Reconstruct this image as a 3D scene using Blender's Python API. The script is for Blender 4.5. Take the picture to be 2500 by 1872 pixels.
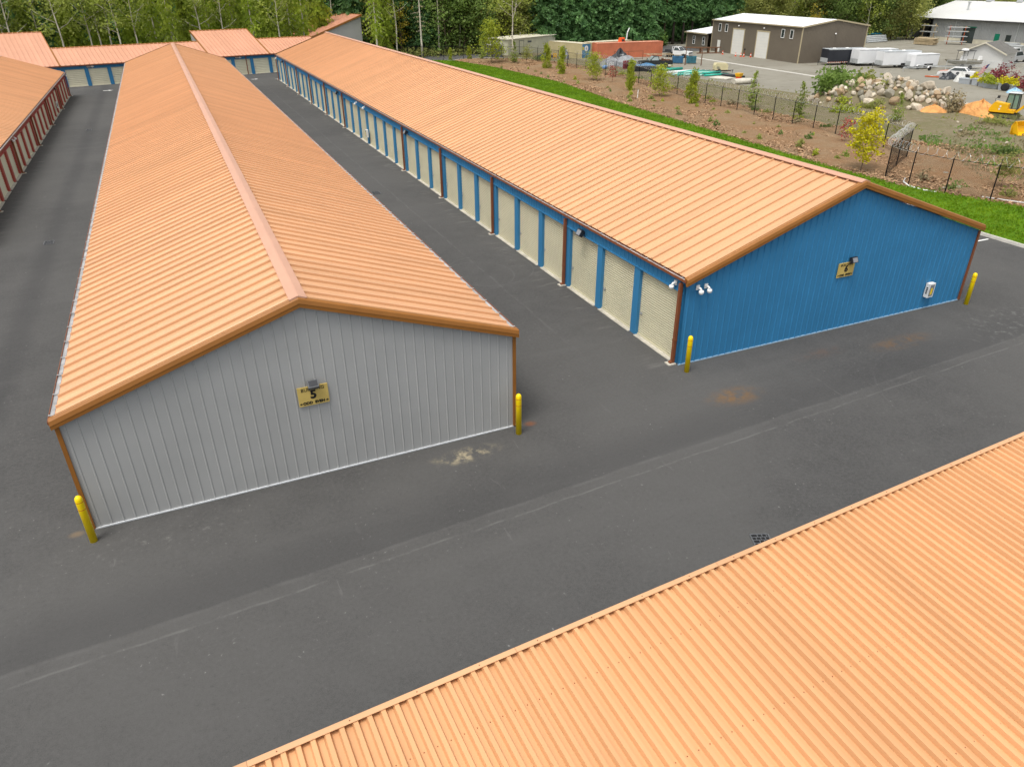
import bpy, math, random
import numpy as np
from mathutils import Vector, Matrix
rad = math.radians
for o in list(bpy.data.objects): bpy.data.objects.remove(o)
scene = bpy.context.scene
COL = scene.collection
# ------------------------------------------------------------------ camera, sky, sun, exposure
YAW, PITCH, ROLL = 0.4169, 0.5089, -0.0065
cam = bpy.data.cameras.new('camera'); camo = bpy.data.objects.new('camera', cam); COL.objects.link(camo)
cam.sensor_fit = 'HORIZONTAL'; cam.sensor_width = 36.0; cam.lens = 36.0*1769.26/2500.0
cam.clip_start = 0.1; cam.clip_end = 6000
_f = Vector((math.sin(YAW)*math.cos(PITCH), math.cos(YAW)*math.cos(PITCH), -math.sin(PITCH)))
_r0 = Vector((math.cos(YAW), -math.sin(YAW), 0)); _u0 = _r0.cross(_f)
_r = _r0*math.cos(ROLL)+_u0*math.sin(ROLL); _u = _u0*math.cos(ROLL)-_r0*math.sin(ROLL)
M = Matrix.Identity(4)
for i in range(3): M[i][0] = _r[i]; M[i][1] = _u[i]; M[i][2] = -_f[i]
M[0][3], M[1][3], M[2][3] = 4.318, -19.192, 13.391
camo.matrix_world = M
scene.camera = camo
scene.render.resolution_x = 1024; scene.render.resolution_y = 766
SUN_EL, SUN_AZ = 68.0, 238.0          # azimuth from +Y clockwise: light comes from high, from the left and behind the camera
world = bpy.data.worlds.new('World'); scene.world = world; world.use_nodes = True
wn = world.node_tree; wn.nodes.clear()
sky = wn.nodes.new('ShaderNodeTexSky'); sky.sky_type = 'NISHITA'; sky.sun_disc = False
sky.sun_elevation = rad(SUN_EL); sky.sun_rotation = rad(SUN_AZ); sky.air_density = 1.0; sky.dust_density = 4.0; sky.ozone_density = 1.0
hs = wn.nodes.new('ShaderNodeHueSaturation'); hs.inputs['Saturation'].default_value = 0.12
bg = wn.nodes.new('ShaderNodeBackground'); bg.inputs['Strength'].default_value = 0.15
wo = wn.nodes.new('ShaderNodeOutputWorld')
wn.links.new(sky.outputs[0], hs.inputs['Color']); wn.links.new(hs.outputs[0], bg.inputs[0]); wn.links.new(bg.outputs[0], wo.inputs[0])
sl = bpy.data.lights.new('sun', 'SUN'); sl.energy = 1.35; sl.angle = rad(20); sl.color = (1.0, 0.95, 0.88)
so = bpy.data.objects.new('sun', sl); COL.objects.link(so)
_d = Vector((math.sin(rad(SUN_AZ))*math.cos(rad(SUN_EL)), math.cos(rad(SUN_AZ))*math.cos(rad(SUN_EL)), math.sin(rad(SUN_EL))))
so.rotation_euler = _d.to_track_quat('Z', 'Y').to_euler(); so.location = (0, 0, 60)
scene.view_settings.view_transform = 'Standard'; scene.view_settings.look = 'None'
scene.view_settings.exposure = 0.46; scene.view_settings.gamma = 1.0
scene.view_settings.use_curve_mapping = False
# ------------------------------------------------------------------ materials
MATS = {}
def mat(name, col, rough=0.55, var=0.12, scale=3.0, bump=0.0, bscale=40.0, metal=0.0, rnd=0.0, spec=0.4, col2=None, streak=None, translucent=0.0):
    """paint-like procedural material: colour broken up by world-space noise, optional per-object tint and fine relief"""
    m = bpy.data.materials.new(name); m.use_nodes = True; nt = m.node_tree; nt.nodes.clear(); N = nt.nodes.new; Lk = nt.links.new
    out = N('ShaderNodeOutputMaterial'); b = N('ShaderNodeBsdfPrincipled')
    b.inputs['Roughness'].default_value = rough; b.inputs['Metallic'].default_value = metal; b.inputs['Specular IOR Level'].default_value = spec
    geo = N('ShaderNodeNewGeometry')
    src = geo.outputs['Position']
    if streak:
        mp = N('ShaderNodeMapping'); mp.inputs['Scale'].default_value = streak; Lk(src, mp.inputs['Vector']); nsrc = mp.outputs[0]
    else: nsrc = src
    nz = N('ShaderNodeTexNoise'); nz.inputs['Scale'].default_value = scale; nz.inputs['Detail'].default_value = 6; nz.inputs['Roughness'].default_value = 0.6
    Lk(nsrc, nz.inputs['Vector'])
    rp = N('ShaderNodeValToRGB'); rp.color_ramp.elements[0].position = 0.30; rp.color_ramp.elements[1].position = 0.70
    c = np.array(col, float)
    lo = c*(1-var); hi = np.minimum(c*(1+var), 0.95)
    if col2 is not None: lo = np.array(col2, float)
    rp.color_ramp.elements[0].color = (*lo, 1); rp.color_ramp.elements[1].color = (*hi, 1)
    Lk(nz.outputs['Fac'], rp.inputs['Fac']); colout = rp.outputs[0]
    if rnd > 0:
        oi = N('ShaderNodeObjectInfo'); mr = N('ShaderNodeMapRange'); mr.inputs['To Min'].default_value = 1-rnd; mr.inputs['To Max'].default_value = 1+rnd
        Lk(oi.outputs['Random'], mr.inputs['Value'])
        hv = N('ShaderNodeHueSaturation'); Lk(mr.outputs[0], hv.inputs['Value']); Lk(colout, hv.inputs['Color']); colout = hv.outputs[0]
    Lk(colout, b.inputs['Base Color'])
    if bump > 0:
        n2 = N('ShaderNodeTexNoise'); n2.inputs['Scale'].default_value = bscale; n2.inputs['Detail'].default_value = 4
        bp = N('ShaderNodeBump'); bp.inputs['Strength'].default_value = bump; bp.inputs['Distance'].default_value = 0.02
        Lk(src, n2.inputs['Vector']); Lk(n2.outputs['Fac'], bp.inputs['Height']); Lk(bp.outputs[0], b.inputs['Normal'])
    if translucent > 0:
        tr = N('ShaderNodeBsdfTranslucent'); Lk(colout, tr.inputs['Color']); mx = N('ShaderNodeMixShader'); mx.inputs[0].default_value = translucent
        Lk(b.outputs[0], mx.inputs[1]); Lk(tr.outputs[0], mx.inputs[2]); Lk(mx.outputs[0], out.inputs[0])
    else: Lk(b.outputs[0], out.inputs[0])
    MATS[name] = m; return m
def asphalt_mat(name, base, marks=True):
    m = bpy.data.materials.new(name); m.use_nodes = True; nt = m.node_tree; nt.nodes.clear(); N = nt.nodes.new; Lk = nt.links.new
    out = N('ShaderNodeOutputMaterial'); b = N('ShaderNodeBsdfPrincipled'); b.inputs['Roughness'].default_value = 0.85; b.inputs['Specular IOR Level'].default_value = 0.3
    geo = N('ShaderNodeNewGeometry'); pos = geo.outputs['Position']
    def noise(scale, detail=4, r=0.55, stretch=None, dist=0.0):
        n = N('ShaderNodeTexNoise'); n.inputs['Scale'].default_value = scale; n.inputs['Detail'].default_value = detail; n.inputs['Roughness'].default_value = r; n.inputs['Distortion'].default_value = dist
        if stretch:
            mp = N('ShaderNodeMapping'); mp.inputs['Scale'].default_value = stretch[0]; mp.inputs['Rotation'].default_value = (0, 0, stretch[1]); Lk(pos, mp.inputs['Vector']); Lk(mp.outputs[0], n.inputs['Vector'])
        else: Lk(pos, n.inputs['Vector'])
        return n.outputs['Fac']
    def math_(op, a, bb=None, c=None):
        n = N('ShaderNodeMath'); n.operation = op
        for i, v in enumerate((a, bb, c)):
            if v is None: continue
            if isinstance(v, (int, float)): n.inputs[i].default_value = v
            else: Lk(v, n.inputs[i])
        return n.outputs[0]
    def rng(v, a, bb, lo=0.0, hi=1.0, smooth=True):
        n = N('ShaderNodeMapRange'); n.interpolation_type = 'SMOOTHSTEP' if smooth else 'LINEAR'
        for k, x in (('From Min', a), ('From Max', bb), ('To Min', lo), ('To Max', hi)): n.inputs[k].default_value = x
        Lk(v, n.inputs['Value']); return n.outputs[0]
    def mix(fac, c1, c2):
        n = N('ShaderNodeMix'); n.data_type = 'RGBA'
        if isinstance(fac, (int, float)): n.inputs[0].default_value = fac
        else: Lk(fac, n.inputs[0])
        for i, c in ((6, c1), (7, c2)):
            if isinstance(c, tuple): n.inputs[i].default_value = (*c, 1)
            else: Lk(c, n.inputs[i])
        return n.outputs[2]
    f = base
    big = rng(noise(0.085, 5, 0.62), 0.36, 0.64)
    col = mix(big, (f*0.60, f*0.59, f*0.575), (f*1.18, f*1.145, f*1.085))
    mid = rng(noise(1.3, 5, 0.65), 0.35, 0.7)
    col = mix(math_('MULTIPLY', mid, 0.35), col, (f*1.35, f*1.33, f*1.28))
    grn = rng(noise(9, 4, 0.75), 0.38, 0.64); col = mix(math_('MULTIPLY', grn, 0.48), col, (f*1.5, f*1.47, f*1.42))
    blk = rng(noise(5.5, 4, 0.7), 0.56, 0.72); col = mix(math_('MULTIPLY', blk, 0.42), col, (f*0.55, f*0.55, f*0.55))
    fine = rng(noise(42, 4, 0.75), 0.36, 0.66)
    col = mix(math_('MULTIPLY', fine, 0.62), col, (f*1.65, f*1.62, f*1.56))
    pit = rng(noise(26, 3, 0.7), 0.60, 0.74); col = mix(math_('MULTIPLY', pit, 0.5), col, (f*0.45, f*0.45, f*0.45))
    spk = rng(noise(33, 2, 0.5), 0.72, 0.78); col = mix(math_('MULTIPLY', spk, 0.6), col, (f*3.0, f*2.95, f*2.85))
    if marks:
        sx = N('ShaderNodeSeparateXYZ'); Lk(pos, sx.inputs[0]); X, Y = sx.outputs[0], sx.outputs[1]
        wob = math_('MULTIPLY', math_('SUBTRACT', noise(0.5, 3), 0.5), 0.25)
        # paving joints that run along the cross lane, and down the side lanes
        d1 = math_('ADD', math_('ADD', Y, math_('MULTIPLY', X, -0.059)), 5.03); d1 = math_('ADD', d1, wob)
        brk = rng(noise(1.1, 4, 0.7), 0.36, 0.62)
        line = math_('MULTIPLY', rng(math_('ABSOLUTE', d1), 0.01, 0.055, 1, 0), brk)
        col = mix(math_('MULTIPLY', line, 0.34), col, (f*3.0, f*2.95, f*2.8))
        d2 = math_('SUBTRACT', d1, 0.42)
        line2 = math_('MULTIPLY', rng(math_('ABSOLUTE', d2), 0.02, 0.09, 1, 0), rng(noise(0.7, 4, 0.7), 0.4, 0.65))
        col = mix(math_('MULTIPLY', line2, 0.2), col, (f*2.4, f*2.35, f*2.3))
        band = math_('MULTIPLY', rng(d2, 0.0, 0.1), rng(d2, 0.5, 2.4, 1, 0)); col = mix(math_('MULTIPLY', band, 0.35), col, (f*0.62, f*0.62, f*0.63))
        d3 = math_('ADD', math_('ADD', X, 3.7), wob); laneok = rng(Y, 2.0, 10.0)
        col = mix(math_('MULTIPLY', math_('MULTIPLY', rng(math_('ABSOLUTE', d3), 0.1, 0.9, 1, 0), laneok), 0.4), col, (f*0.6, f*0.6, f*0.61))
        d4 = math_('ADD', math_('SUBTRACT', X, 17.6), wob)
        col = mix(math_('MULTIPLY', math_('MULTIPLY', rng(math_('ABSOLUTE', d4), 0.02, 0.08, 1, 0), math_('MULTIPLY', brk, laneok)), 0.4), col, (f*2.2, f*2.15, f*2.1))
        # tyre-polished and dusty streaks
        st = rng(noise(0.55, 5, 0.6, ((0.12, 1.3, 1), rad(-3.4))), 0.52, 0.75); col = mix(math_('MULTIPLY', st, 0.24), col, (f*1.7, f*1.66, f*1.6))
        sc = math_('MULTIPLY', rng(noise(2.6, 5, 0.62, ((1.0, 0.16, 1), rad(25)), 0.6), 0.66, 0.72), rng(noise(0.25, 2), 0.42, 0.6)); col = mix(math_('MULTIPLY', sc, 0.26), col, (f*2.9, f*2.8, f*2.7))
        sc2 = math_('MULTIPLY', rng(noise(9, 3, 0.6), 0.67, 0.73), rng(noise(0.4, 2), 0.45, 0.6)); col = mix(math_('MULTIPLY', sc2, 0.7), col, (f*4.0, f*3.9, f*3.7))
        # swung tyre arcs
        for (ax, ay, ar, am) in ((18.0, 14.5, 2.3, 0.3), (17.0, 14.0, 2.0, 0.25), (6.2, -9.8, 0.55, 0.35), (6.2, -9.8, 0.42, 0.3), (30.5, -6.0, 5.0, 0.12)):
            rr = math_('SQRT', math_('ADD', math_('POWER', math_('SUBTRACT', X, ax), 2), math_('POWER', math_('SUBTRACT', Y, ay), 2)))
            k = math_('MULTIPLY', rng(math_('ABSOLUTE', math_('SUBTRACT', rr, ar)), 0.01, 0.06, 1, 0), brk)
            col = mix(math_('MULTIPLY', k, am), col, (f*2.3, f*2.25, f*2.2))
        # spills: rust by the blue end wall, pale plaster dust by the grey one
        def blot(x, y, rx, ry, c, amt, sc_=1.4, th=0.5):
            dd = math_('SQRT', math_('ADD', math_('POWER', math_('DIVIDE', math_('SUBTRACT', X, x), rx), 2), math_('POWER', math_('DIVIDE', math_('SUBTRACT', Y, y), ry), 2)))
            msk = math_('MULTIPLY', rng(dd, 0.2, 1.0, 1, 0), rng(noise(sc_, 5, 0.7), th-0.12, th+0.16))
            return mix(math_('MULTIPLY', msk, amt), col, c)
        col = blot(21.1, -1.5, 1.5, 0.75, (0.20, 0.10, 0.025), 0.62, 1.7, 0.47)
        col = blot(30.4, -0.8, 2.2, 0.7, (0.17, 0.085, 0.025), 0.55, 1.3)
        col = blot(26.5, -0.2, 1.8, 0.5, (0.13, 0.06, 0.03), 0.35, 1.3)
        col = blot(10.8, -0.95, 1.5, 0.55, (0.45, 0.38, 0.24), 0.85, 2.2, 0.55)
        col = blot(36.5, -1.5, 4.0, 2.2, (0.30, 0.30, 0.28), 0.55, 3.0, 0.62)
        col = blot(13.45, -0.1, 0.3, 0.22, (0.2, 0.075, 0.03), 0.7, 4.0, 0.35)
        col = blot(-0.45, -0.05, 0.28, 0.2, (0.16, 0.12, 0.08), 0.9, 3.0, 0.3)
        col = blot(1.5, -1.2, 4.0, 1.0, (0.28, 0.27, 0.25), 0.45, 3.0, 0.66)
        # drain-off dust below the roller doors of the neighbouring lanes
        for xx in (19.9, -6.9):
            dd = math_('MULTIPLY', rng(math_('ABSOLUTE', math_('SUBTRACT', X, xx)), 0.1, 0.8, 1, 0), rng(noise(1.2, 5, 0.7, ((0.35, 1.6, 1), 0)), 0.5, 0.72))
            col = mix(math_('MULTIPLY', math_('MULTIPLY', dd, rng(Y, 0.0, 3.0)), 0.5), col, (f*3.2, f*3.1, f*2.9))
    Lk(col, b.inputs['Base Color'])
    bp = N('ShaderNodeBump'); bp.inputs['Strength'].default_value = 0.35; bp.inputs['Distance'].default_value = 0.012
    Lk(noise(70, 3, 0.7), bp.inputs['Height']); Lk(bp.outputs[0], b.inputs['Normal'])
    Lk(b.outputs[0], out.inputs[0]); MATS[name] = m; return m
asphalt_mat('asphalt', 0.062)
asphalt_mat('asphalt_plain', 0.075, False)
def ground_mat(name, ca, cb, cc, s1, s2, bump=0.5, bs=14):
    """earth of two tones with a third scattered through it"""
    m = bpy.data.materials.new(name); m.use_nodes = True; nt = m.node_tree; nt.nodes.clear(); N = nt.nodes.new; Lk = nt.links.new
    out = N('ShaderNodeOutputMaterial'); b = N('ShaderNodeBsdfPrincipled'); b.inputs['Roughness'].default_value = 0.9; b.inputs['Specular IOR Level'].default_value = 0.15
    geo = N('ShaderNodeNewGeometry'); pos = geo.outputs['Position']
    def nz(s, d=6, r=0.65):
        n = N('ShaderNodeTexNoise'); n.inputs['Scale'].default_value = s; n.inputs['Detail'].default_value = d; n.inputs['Roughness'].default_value = r; Lk(pos, n.inputs['Vector']); return n.outputs['Fac']
    def ramp(v, a, bb):
        n = N('ShaderNodeMapRange'); n.inputs['From Min'].default_value = a; n.inputs['From Max'].default_value = bb; Lk(v, n.inputs['Value']); return n.outputs[0]
    def mix(f, a, bb):
        n = N('ShaderNodeMix'); n.data_type = 'RGBA'; Lk(f, n.inputs[0])
        for i, c in ((6, a), (7, bb)):
            if isinstance(c, tuple): n.inputs[i].default_value = (*c, 1)
            else: Lk(c, n.inputs[i])
        return n.outputs[2]
    c = mix(ramp(nz(s1), 0.38, 0.62), ca, cb)
    c = mix(ramp(nz(s2, 5, 0.75), 0.54, 0.72), c, cc)
    d = tuple(0.55*x for x in ca)
    c = mix(ramp(nz(9, 4, 0.8), 0.52, 0.8), c, d)
    Lk(c, b.inputs['Base Color'])
    bp = N('ShaderNodeBump'); bp.inputs['Strength'].default_value = bump; bp.inputs['Distance'].default_value = 0.06
    Lk(nz(bs, 4), bp.inputs['Height']); Lk(bp.outputs[0], b.inputs['Normal']); Lk(b.outputs[0], out.inputs[0]); MATS[name] = m; return m
ground_mat('forest_floor', (0.075, 0.06, 0.03), (0.06, 0.075, 0.025), (0.11, 0.09, 0.05), 0.15, 1.2)
ground_mat('gravel', (0.27, 0.255, 0.21), (0.225, 0.21, 0.17), (0.165, 0.14, 0.10), 0.07, 0.35, 0.35, 9)
ground_mat('bare_earth', (0.20, 0.165, 0.105), (0.15, 0.14, 0.07), (0.27, 0.235, 0.17), 0.28, 1.1, 0.7, 7)
ground_mat('mulch', (0.235, 0.135, 0.068), (0.25, 0.17, 0.098), (0.33, 0.245, 0.155), 0.22, 3.0, 0.9, 16)
ground_mat('lawn', (0.10, 0.20, 0.005), (0.075, 0.165, 0.004), (0.14, 0.235, 0.008), 0.3, 1.6, 0.8, 22)
mat('roof_copper', (0.625, 0.345, 0.180), 0.42, 0.075, 1.1, 0.03, 30, rnd=0.045, spec=0.45, streak=(0.2, 1.6, 0.2))
mat('roof_copper_flute', (0.625, 0.335, 0.158), 0.42, 0.07, 1.1, 0.03, 30, rnd=0.035, spec=0.45, streak=(1.6, 0.2, 0.2))
mat('roof_pink', (0.60, 0.31, 0.20), 0.42, 0.06, 0.5, 0.02, 30, rnd=0.03, spec=0.45)
mat('ridge_metal', (0.56, 0.31, 0.21), 0.45, 0.05, 1.0, rnd=0.02)
mat('trim_brown', (0.285, 0.112, 0.020), 0.45, 0.08, 2.0, rnd=0.02)
mat('trim_rust', (0.23, 0.075, 0.03), 0.5, 0.1, 2.0)
mat('gutter_inside', (0.36, 0.36, 0.36), 0.6, 0.35, 2.5)
mat('wall_grey', (0.385, 0.385, 0.375), 0.5, 0.06, 0.5, 0.03, 25, rnd=0.012)
mat('wall_blue', (0.036, 0.205, 0.405), 0.5, 0.07, 0.7, 0.03, 25, rnd=0.015)
mat('wall_red', (0.42, 0.075, 0.055), 0.5, 0.08, 0.8, 0.03, 25, rnd=0.02)
mat('door_cream', (0.60, 0.56, 0.40), 0.5, 0.06, 0.9, rnd=0.05)
mat('door_pale', (0.72, 0.69, 0.52), 0.5, 0.05, 0.9, rnd=0.03)
mat('sill_concrete', (0.47, 0.44, 0.37), 0.85, 0.25, 2.5, 0.2, 30)
mat('flashing_light', (0.62, 0.64, 0.66), 0.5, 0.1, 3)
mat('flashing_blue', (0.30, 0.44, 0.56), 0.5, 0.1, 3)
mat('bollard_yellow', (0.95, 0.66, 0.0), 0.38, 0.06, 3.0)
mat('reflect_red', (0.55, 0.10, 0.02), 0.4, 0.05, 5)
mat('white_paint', (0.78, 0.78, 0.76), 0.5, 0.06, 4)
mat('line_white', (0.74, 0.74, 0.71), 0.7, 0.12, 5)
mat('sign_gold', (0.60, 0.44, 0.13), 0.4, 0.08, 3)
mat('ink_black', (0.012, 0.012, 0.012), 0.5, 0.1, 5)
mat('lamp_grey', (0.10, 0.105, 0.11), 0.45, 0.1, 5)
mat('lamp_black', (0.02, 0.022, 0.028), 0.35, 0.1, 5)
mat('lens_grey', (0.22, 0.23, 0.25), 0.2, 0.08, 5)
mat('iron_grate', (0.14, 0.145, 0.15), 0.55, 0.2, 8, metal=0.4)
mat('grate_dark', (0.01, 0.01, 0.011), 0.8, 0.1, 8)
mat('concrete_kerb', (0.48, 0.46, 0.41), 0.85, 0.15, 2, 0.2, 25)
mat('fence_black', (0.012, 0.012, 0.013), 0.8, 0.1, 4, spec=0.1)
mat('leaf_lawn', (0.19, 0.30, 0.007), 0.6, 0.3, 0.8, col2=(0.10, 0.20, 0.005), translucent=0.4)
mat('chip', (0.40, 0.26, 0.15), 0.9, 0.5, 6, col2=(0.15, 0.075, 0.035))
mat('razor_steel', (0.62, 0.63, 0.63), 0.35, 0.15, 4, metal=0.3)
mat('chrome_grey', (0.5, 0.5, 0.5), 0.35, 0.15, 4, metal=0.5)
mat('bark_pale', (0.62, 0.57, 0.47), 0.9, 0.35, 2.5, 0.4, 12, streak=(1, 1, 0.35))
mat('bark_brown', (0.16, 0.115, 0.08), 0.9, 0.35, 2.5, 0.5, 12, streak=(1, 1, 0.25))
mat('bark_dark', (0.07, 0.055, 0.045), 0.9, 0.35, 2.5, 0.5, 12)
LV = 0.35
mat('leaf_fir', (0.15, 0.28, 0.09), 0.6, 0.45, 0.7, col2=(0.07, 0.16, 0.065), rnd=0.25, translucent=0.5)
mat('leaf_hemlock', (0.44, 0.51, 0.065), 0.6, 0.3, 0.5, col2=(0.23, 0.33, 0.045), rnd=0.2, translucent=0.6)
mat('leaf_birch', (0.38, 0.43, 0.085), 0.6, 0.3, 0.5, col2=(0.22, 0.28, 0.06), rnd=0.2, translucent=0.6)
mat('leaf_broad', (0.22, 0.31, 0.075), 0.6, 0.3, 0.5, col2=(0.12, 0.19, 0.05), rnd=0.25, translucent=0.6)
mat('leaf_olive', (0.37, 0.38, 0.11), 0.6, 0.3, 0.5, col2=(0.23, 0.26, 0.075), rnd=0.2, translucent=0.6)
mat('leaf_gold', (0.40, 0.30, 0.025), 0.6, 0.25, 0.9, col2=(0.24, 0.2, 0.02), rnd=0.1, translucent=LV)
mat('leaf_rust', (0.28, 0.10, 0.03), 0.7, 0.3, 0.9, rnd=0.1, translucent=0.2)
mat('leaf_red', (0.40, 0.07, 0.06), 0.6, 0.3, 1.2, rnd=0.1, translucent=0.3)
mat('leaf_crimson', (0.26, 0.05, 0.06), 0.6, 0.4, 0.9, rnd=0.1, translucent=0.3)
mat('leaf_yew', (0.36, 0.40, 0.03), 0.6, 0.3, 1.2, col2=(0.21, 0.27, 0.025), rnd=0.12, translucent=0.4)
mat('leaf_yellow', (0.62, 0.56, 0.012), 0.6, 0.25, 1.2, rnd=0.08, translucent=0.3)
mat('leaf_sapling', (0.30, 0.36, 0.07), 0.6, 0.3, 1.2, col2=(0.18, 0.25, 0.05), rnd=0.15, translucent=0.4)
mat('leaf_dry', (0.30, 0.25, 0.14), 0.8, 0.4, 1.5, rnd=0.1, translucent=0.2)
mat('leaf_hedge', (0.17, 0.28, 0.05), 0.6, 0.3, 0.8, col2=(0.08, 0.16, 0.035), rnd=0.1, translucent=0.4)
# ------------------------------------------------------------------ geometry helpers
class MB:
    def __init__(s): s.v = []; s.f = []; s.m = []
    def face(s, pts, mi=0):
        n = len(s.v); s.v.extend([tuple(p) for p in pts]); s.f.append(tuple(range(n, n+len(pts)))); s.m.append(mi); return s
    def add(s, vs, fs, mi=0):
        n = len(s.v); s.v.extend([tuple(p) for p in vs]); s.f.extend([tuple(n+i for i in f) for f in fs]); s.m.extend([mi]*len(fs)); return s
    def box(s, x0, x1, y0, y1, z0, z1, mi=0, mx=None):
        vs = [(x0,y0,z0),(x1,y0,z0),(x1,y1,z0),(x0,y1,z0),(x0,y0,z1),(x1,y0,z1),(x1,y1,z1),(x0,y1,z1)]
        if mx is not None: vs = [tuple(mx @ Vector(p)) for p in vs]
        return s.add(vs, [(0,3,2,1),(4,5,6,7),(0,1,5,4),(1,2,6,5),(2,3,7,6),(3,0,4,7)], mi)
    def tbox(s, x0, x1, y0, y1, z0, z1, tx, ty, mi=0):
        """box with its top drawn in by tx, ty"""
        vs = [(x0,y0,z0),(x1,y0,z0),(x1,y1,z0),(x0,y1,z0),(x0+tx,y0+ty,z1),(x1-tx,y0+ty,z1),(x1-tx,y1-ty,z1),(x0+tx,y1-ty,z1)]
        return s.add(vs, [(0,3,2,1),(4,5,6,7),(0,1,5,4),(1,2,6,5),(2,3,7,6),(3,0,4,7)], mi)
    def prism(s, poly, a0, a1, axis='y', mi=0, cap=True):
        """closed 2-D outline swept along an axis; outline given as (x,z) for y, (y,z) for x, (x,y) for z"""
        def P(p, a):
            return (p[0], a, p[1]) if axis == 'y' else ((a, p[0], p[1]) if axis == 'x' else (p[0], p[1], a))
        n = len(poly); vs = [P(p, a0) for p in poly]+[P(p, a1) for p in poly]
        fs = [(i, (i+1) % n, n+(i+1) % n, n+i) for i in range(n)]
        if cap: fs += [tuple(range(n-1, -1, -1)), tuple(range(n, 2*n))]
        return s.add(vs, fs, mi)
    def sheet(s, prof, a0, a1, axis='y', mi=0):
        def P(p, a): return (p[0], a, p[1]) if axis == 'y' else ((a, p[0], p[1]) if axis == 'x' else (p[0], p[1], a))
        n = len(prof); return s.add([P(p, a0) for p in prof]+[P(p, a1) for p in prof], [(i, i+1, n+i+1, n+i) for i in range(n-1)], mi)
    def tube(s, p0, p1, r0, r1=None, n=6, mi=0, cap=True):
        p0 = Vector(p0); p1 = Vector(p1); r1 = r0 if r1 is None else r1
        d = (p1-p0); d = d.normalized() if d.length > 1e-9 else Vector((0,0,1))
        a = d.orthogonal().normalized(); b = d.cross(a)
        vs = []
        for p, r in ((p0, r0), (p1, r1)):
            for i in range(n):
                t = 2*math.pi*i/n; vs.append(tuple(p+(a*math.cos(t)+b*math.sin(t))*r))
        fs = [(i, (i+1) % n, n+(i+1) % n, n+i) for i in range(n)]
        if cap: fs += [tuple(range(n-1, -1, -1)), tuple(range(n, 2*n))]
        return s.add(vs, fs, mi)
    def path(s, pts, r, n=5, mi=0, closed=False, radii=None):
        pts = [Vector(p) for p in pts]; k = len(pts); base = len(s.v); ref = Vector((0.13, 0.21, 0.97))
        for i, p in enumerate(pts):
            d = (pts[min(i+1, k-1)]-pts[max(i-1, 0)]).normalized(); a = d.cross(ref)
            a = a.normalized() if a.length > 1e-4 else d.orthogonal().normalized(); b = d.cross(a); rr = radii[i] if radii else r
            for j in range(n):
                t = 2*math.pi*j/n; s.v.append(tuple(p+(a*math.cos(t)+b*math.sin(t))*rr))
        for i in range(k-1):
            for j in range(n):
                s.f.append((base+i*n+j, base+i*n+(j+1) % n, base+(i+1)*n+(j+1) % n, base+(i+1)*n+j)); s.m.append(mi)
        s.f.append(tuple(base+j for j in range(n-1, -1, -1))); s.m.append(mi)
        s.f.append(tuple(base+(k-1)*n+j for j in range(n))); s.m.append(mi); return s
    def lathe(s, prof, n=16, c=(0,0,0), mi=0, axis='z'):
        base = len(s.v); k = len(prof)
        for r, h in prof:
            for j in range(n):
                t = 2*math.pi*j/n; x, y = r*math.cos(t), r*math.sin(t)
                q = (x, y, h) if axis == 'z' else ((h, x, y) if axis == 'x' else (x, h, y)); s.v.append((q[0]+c[0], q[1]+c[1], q[2]+c[2]))
        for i in range(k-1):
            for j in range(n):
                s.f.append((base+i*n+j, base+i*n+(j+1) % n, base+(i+1)*n+(j+1) % n, base+(i+1)*n+j)); s.m.append(mi)
        s.f.append(tuple(base+j for j in range(n-1, -1, -1))); s.m.append(mi); s.f.append(tuple(base+(k-1)*n+j for j in range(n))); s.m.append(mi); return s
    def xform(s, mx): s.v = [tuple(mx @ Vector(p)) for p in s.v]; return s
    def mesh(s, name, mats, smooth=False):
        me = bpy.data.meshes.new(name); me.from_pydata(s.v, [], s.f); mats = mats if isinstance(mats, (list, tuple)) else [mats]
        for m in mats: me.materials.append(MATS[m])
        if len(mats) > 1: me.polygons.foreach_set('material_index', s.m)
        if smooth: me.polygons.foreach_set('use_smooth', [True]*len(s.f))
        me.update(); return me
    def build(s, name, mats, parent=None, loc=(0,0,0), rz=0.0, smooth=False): return link(name, s.mesh(name, mats, smooth), parent, loc, rz)
def link(name, me, parent=None, loc=(0,0,0), rz=0.0, scale=None):
    o = bpy.data.objects.new(name, me); COL.objects.link(o); o.location = loc; o.rotation_euler = (0, 0, rz)
    if scale is not None: o.scale = scale if hasattr(scale, '__len__') else (scale,)*3
    if parent is not None: o.parent = parent
    return o
def tag(o, label=None, cat=None, group=None, kind=None):
    if label: o['label'] = label
    if cat: o['category'] = cat
    if group: o['group'] = group
    if kind: o['kind'] = kind
    return o
def thing(name, label, cat, loc=(0,0,0), rz=0.0, group=None, scale=None):
    o = link(name, None, None, loc, rz, scale); o.empty_display_size = 0.2; return tag(o, label, cat, group)
def struct(name, mb, m, loc=(0,0,0), rz=0.0): return tag(mb.build(name, m, None, loc, rz), kind='structure')
def copy_tree(root, loc, rz=None, label=None, group=None, scale=None):
    r = root.copy(); COL.objects.link(r); r.location = loc
    if rz is not None: r.rotation_euler = (0, 0, rz)
    if scale is not None: r.scale = (scale,)*3
    if label: r['label'] = label
    if group: r['group'] = group
    for ch in root.children:
        c = ch.copy(); COL.objects.link(c); c.parent = r
        for g in ch.children:
            d = g.copy(); COL.objects.link(d); d.parent = c
    return r
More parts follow.
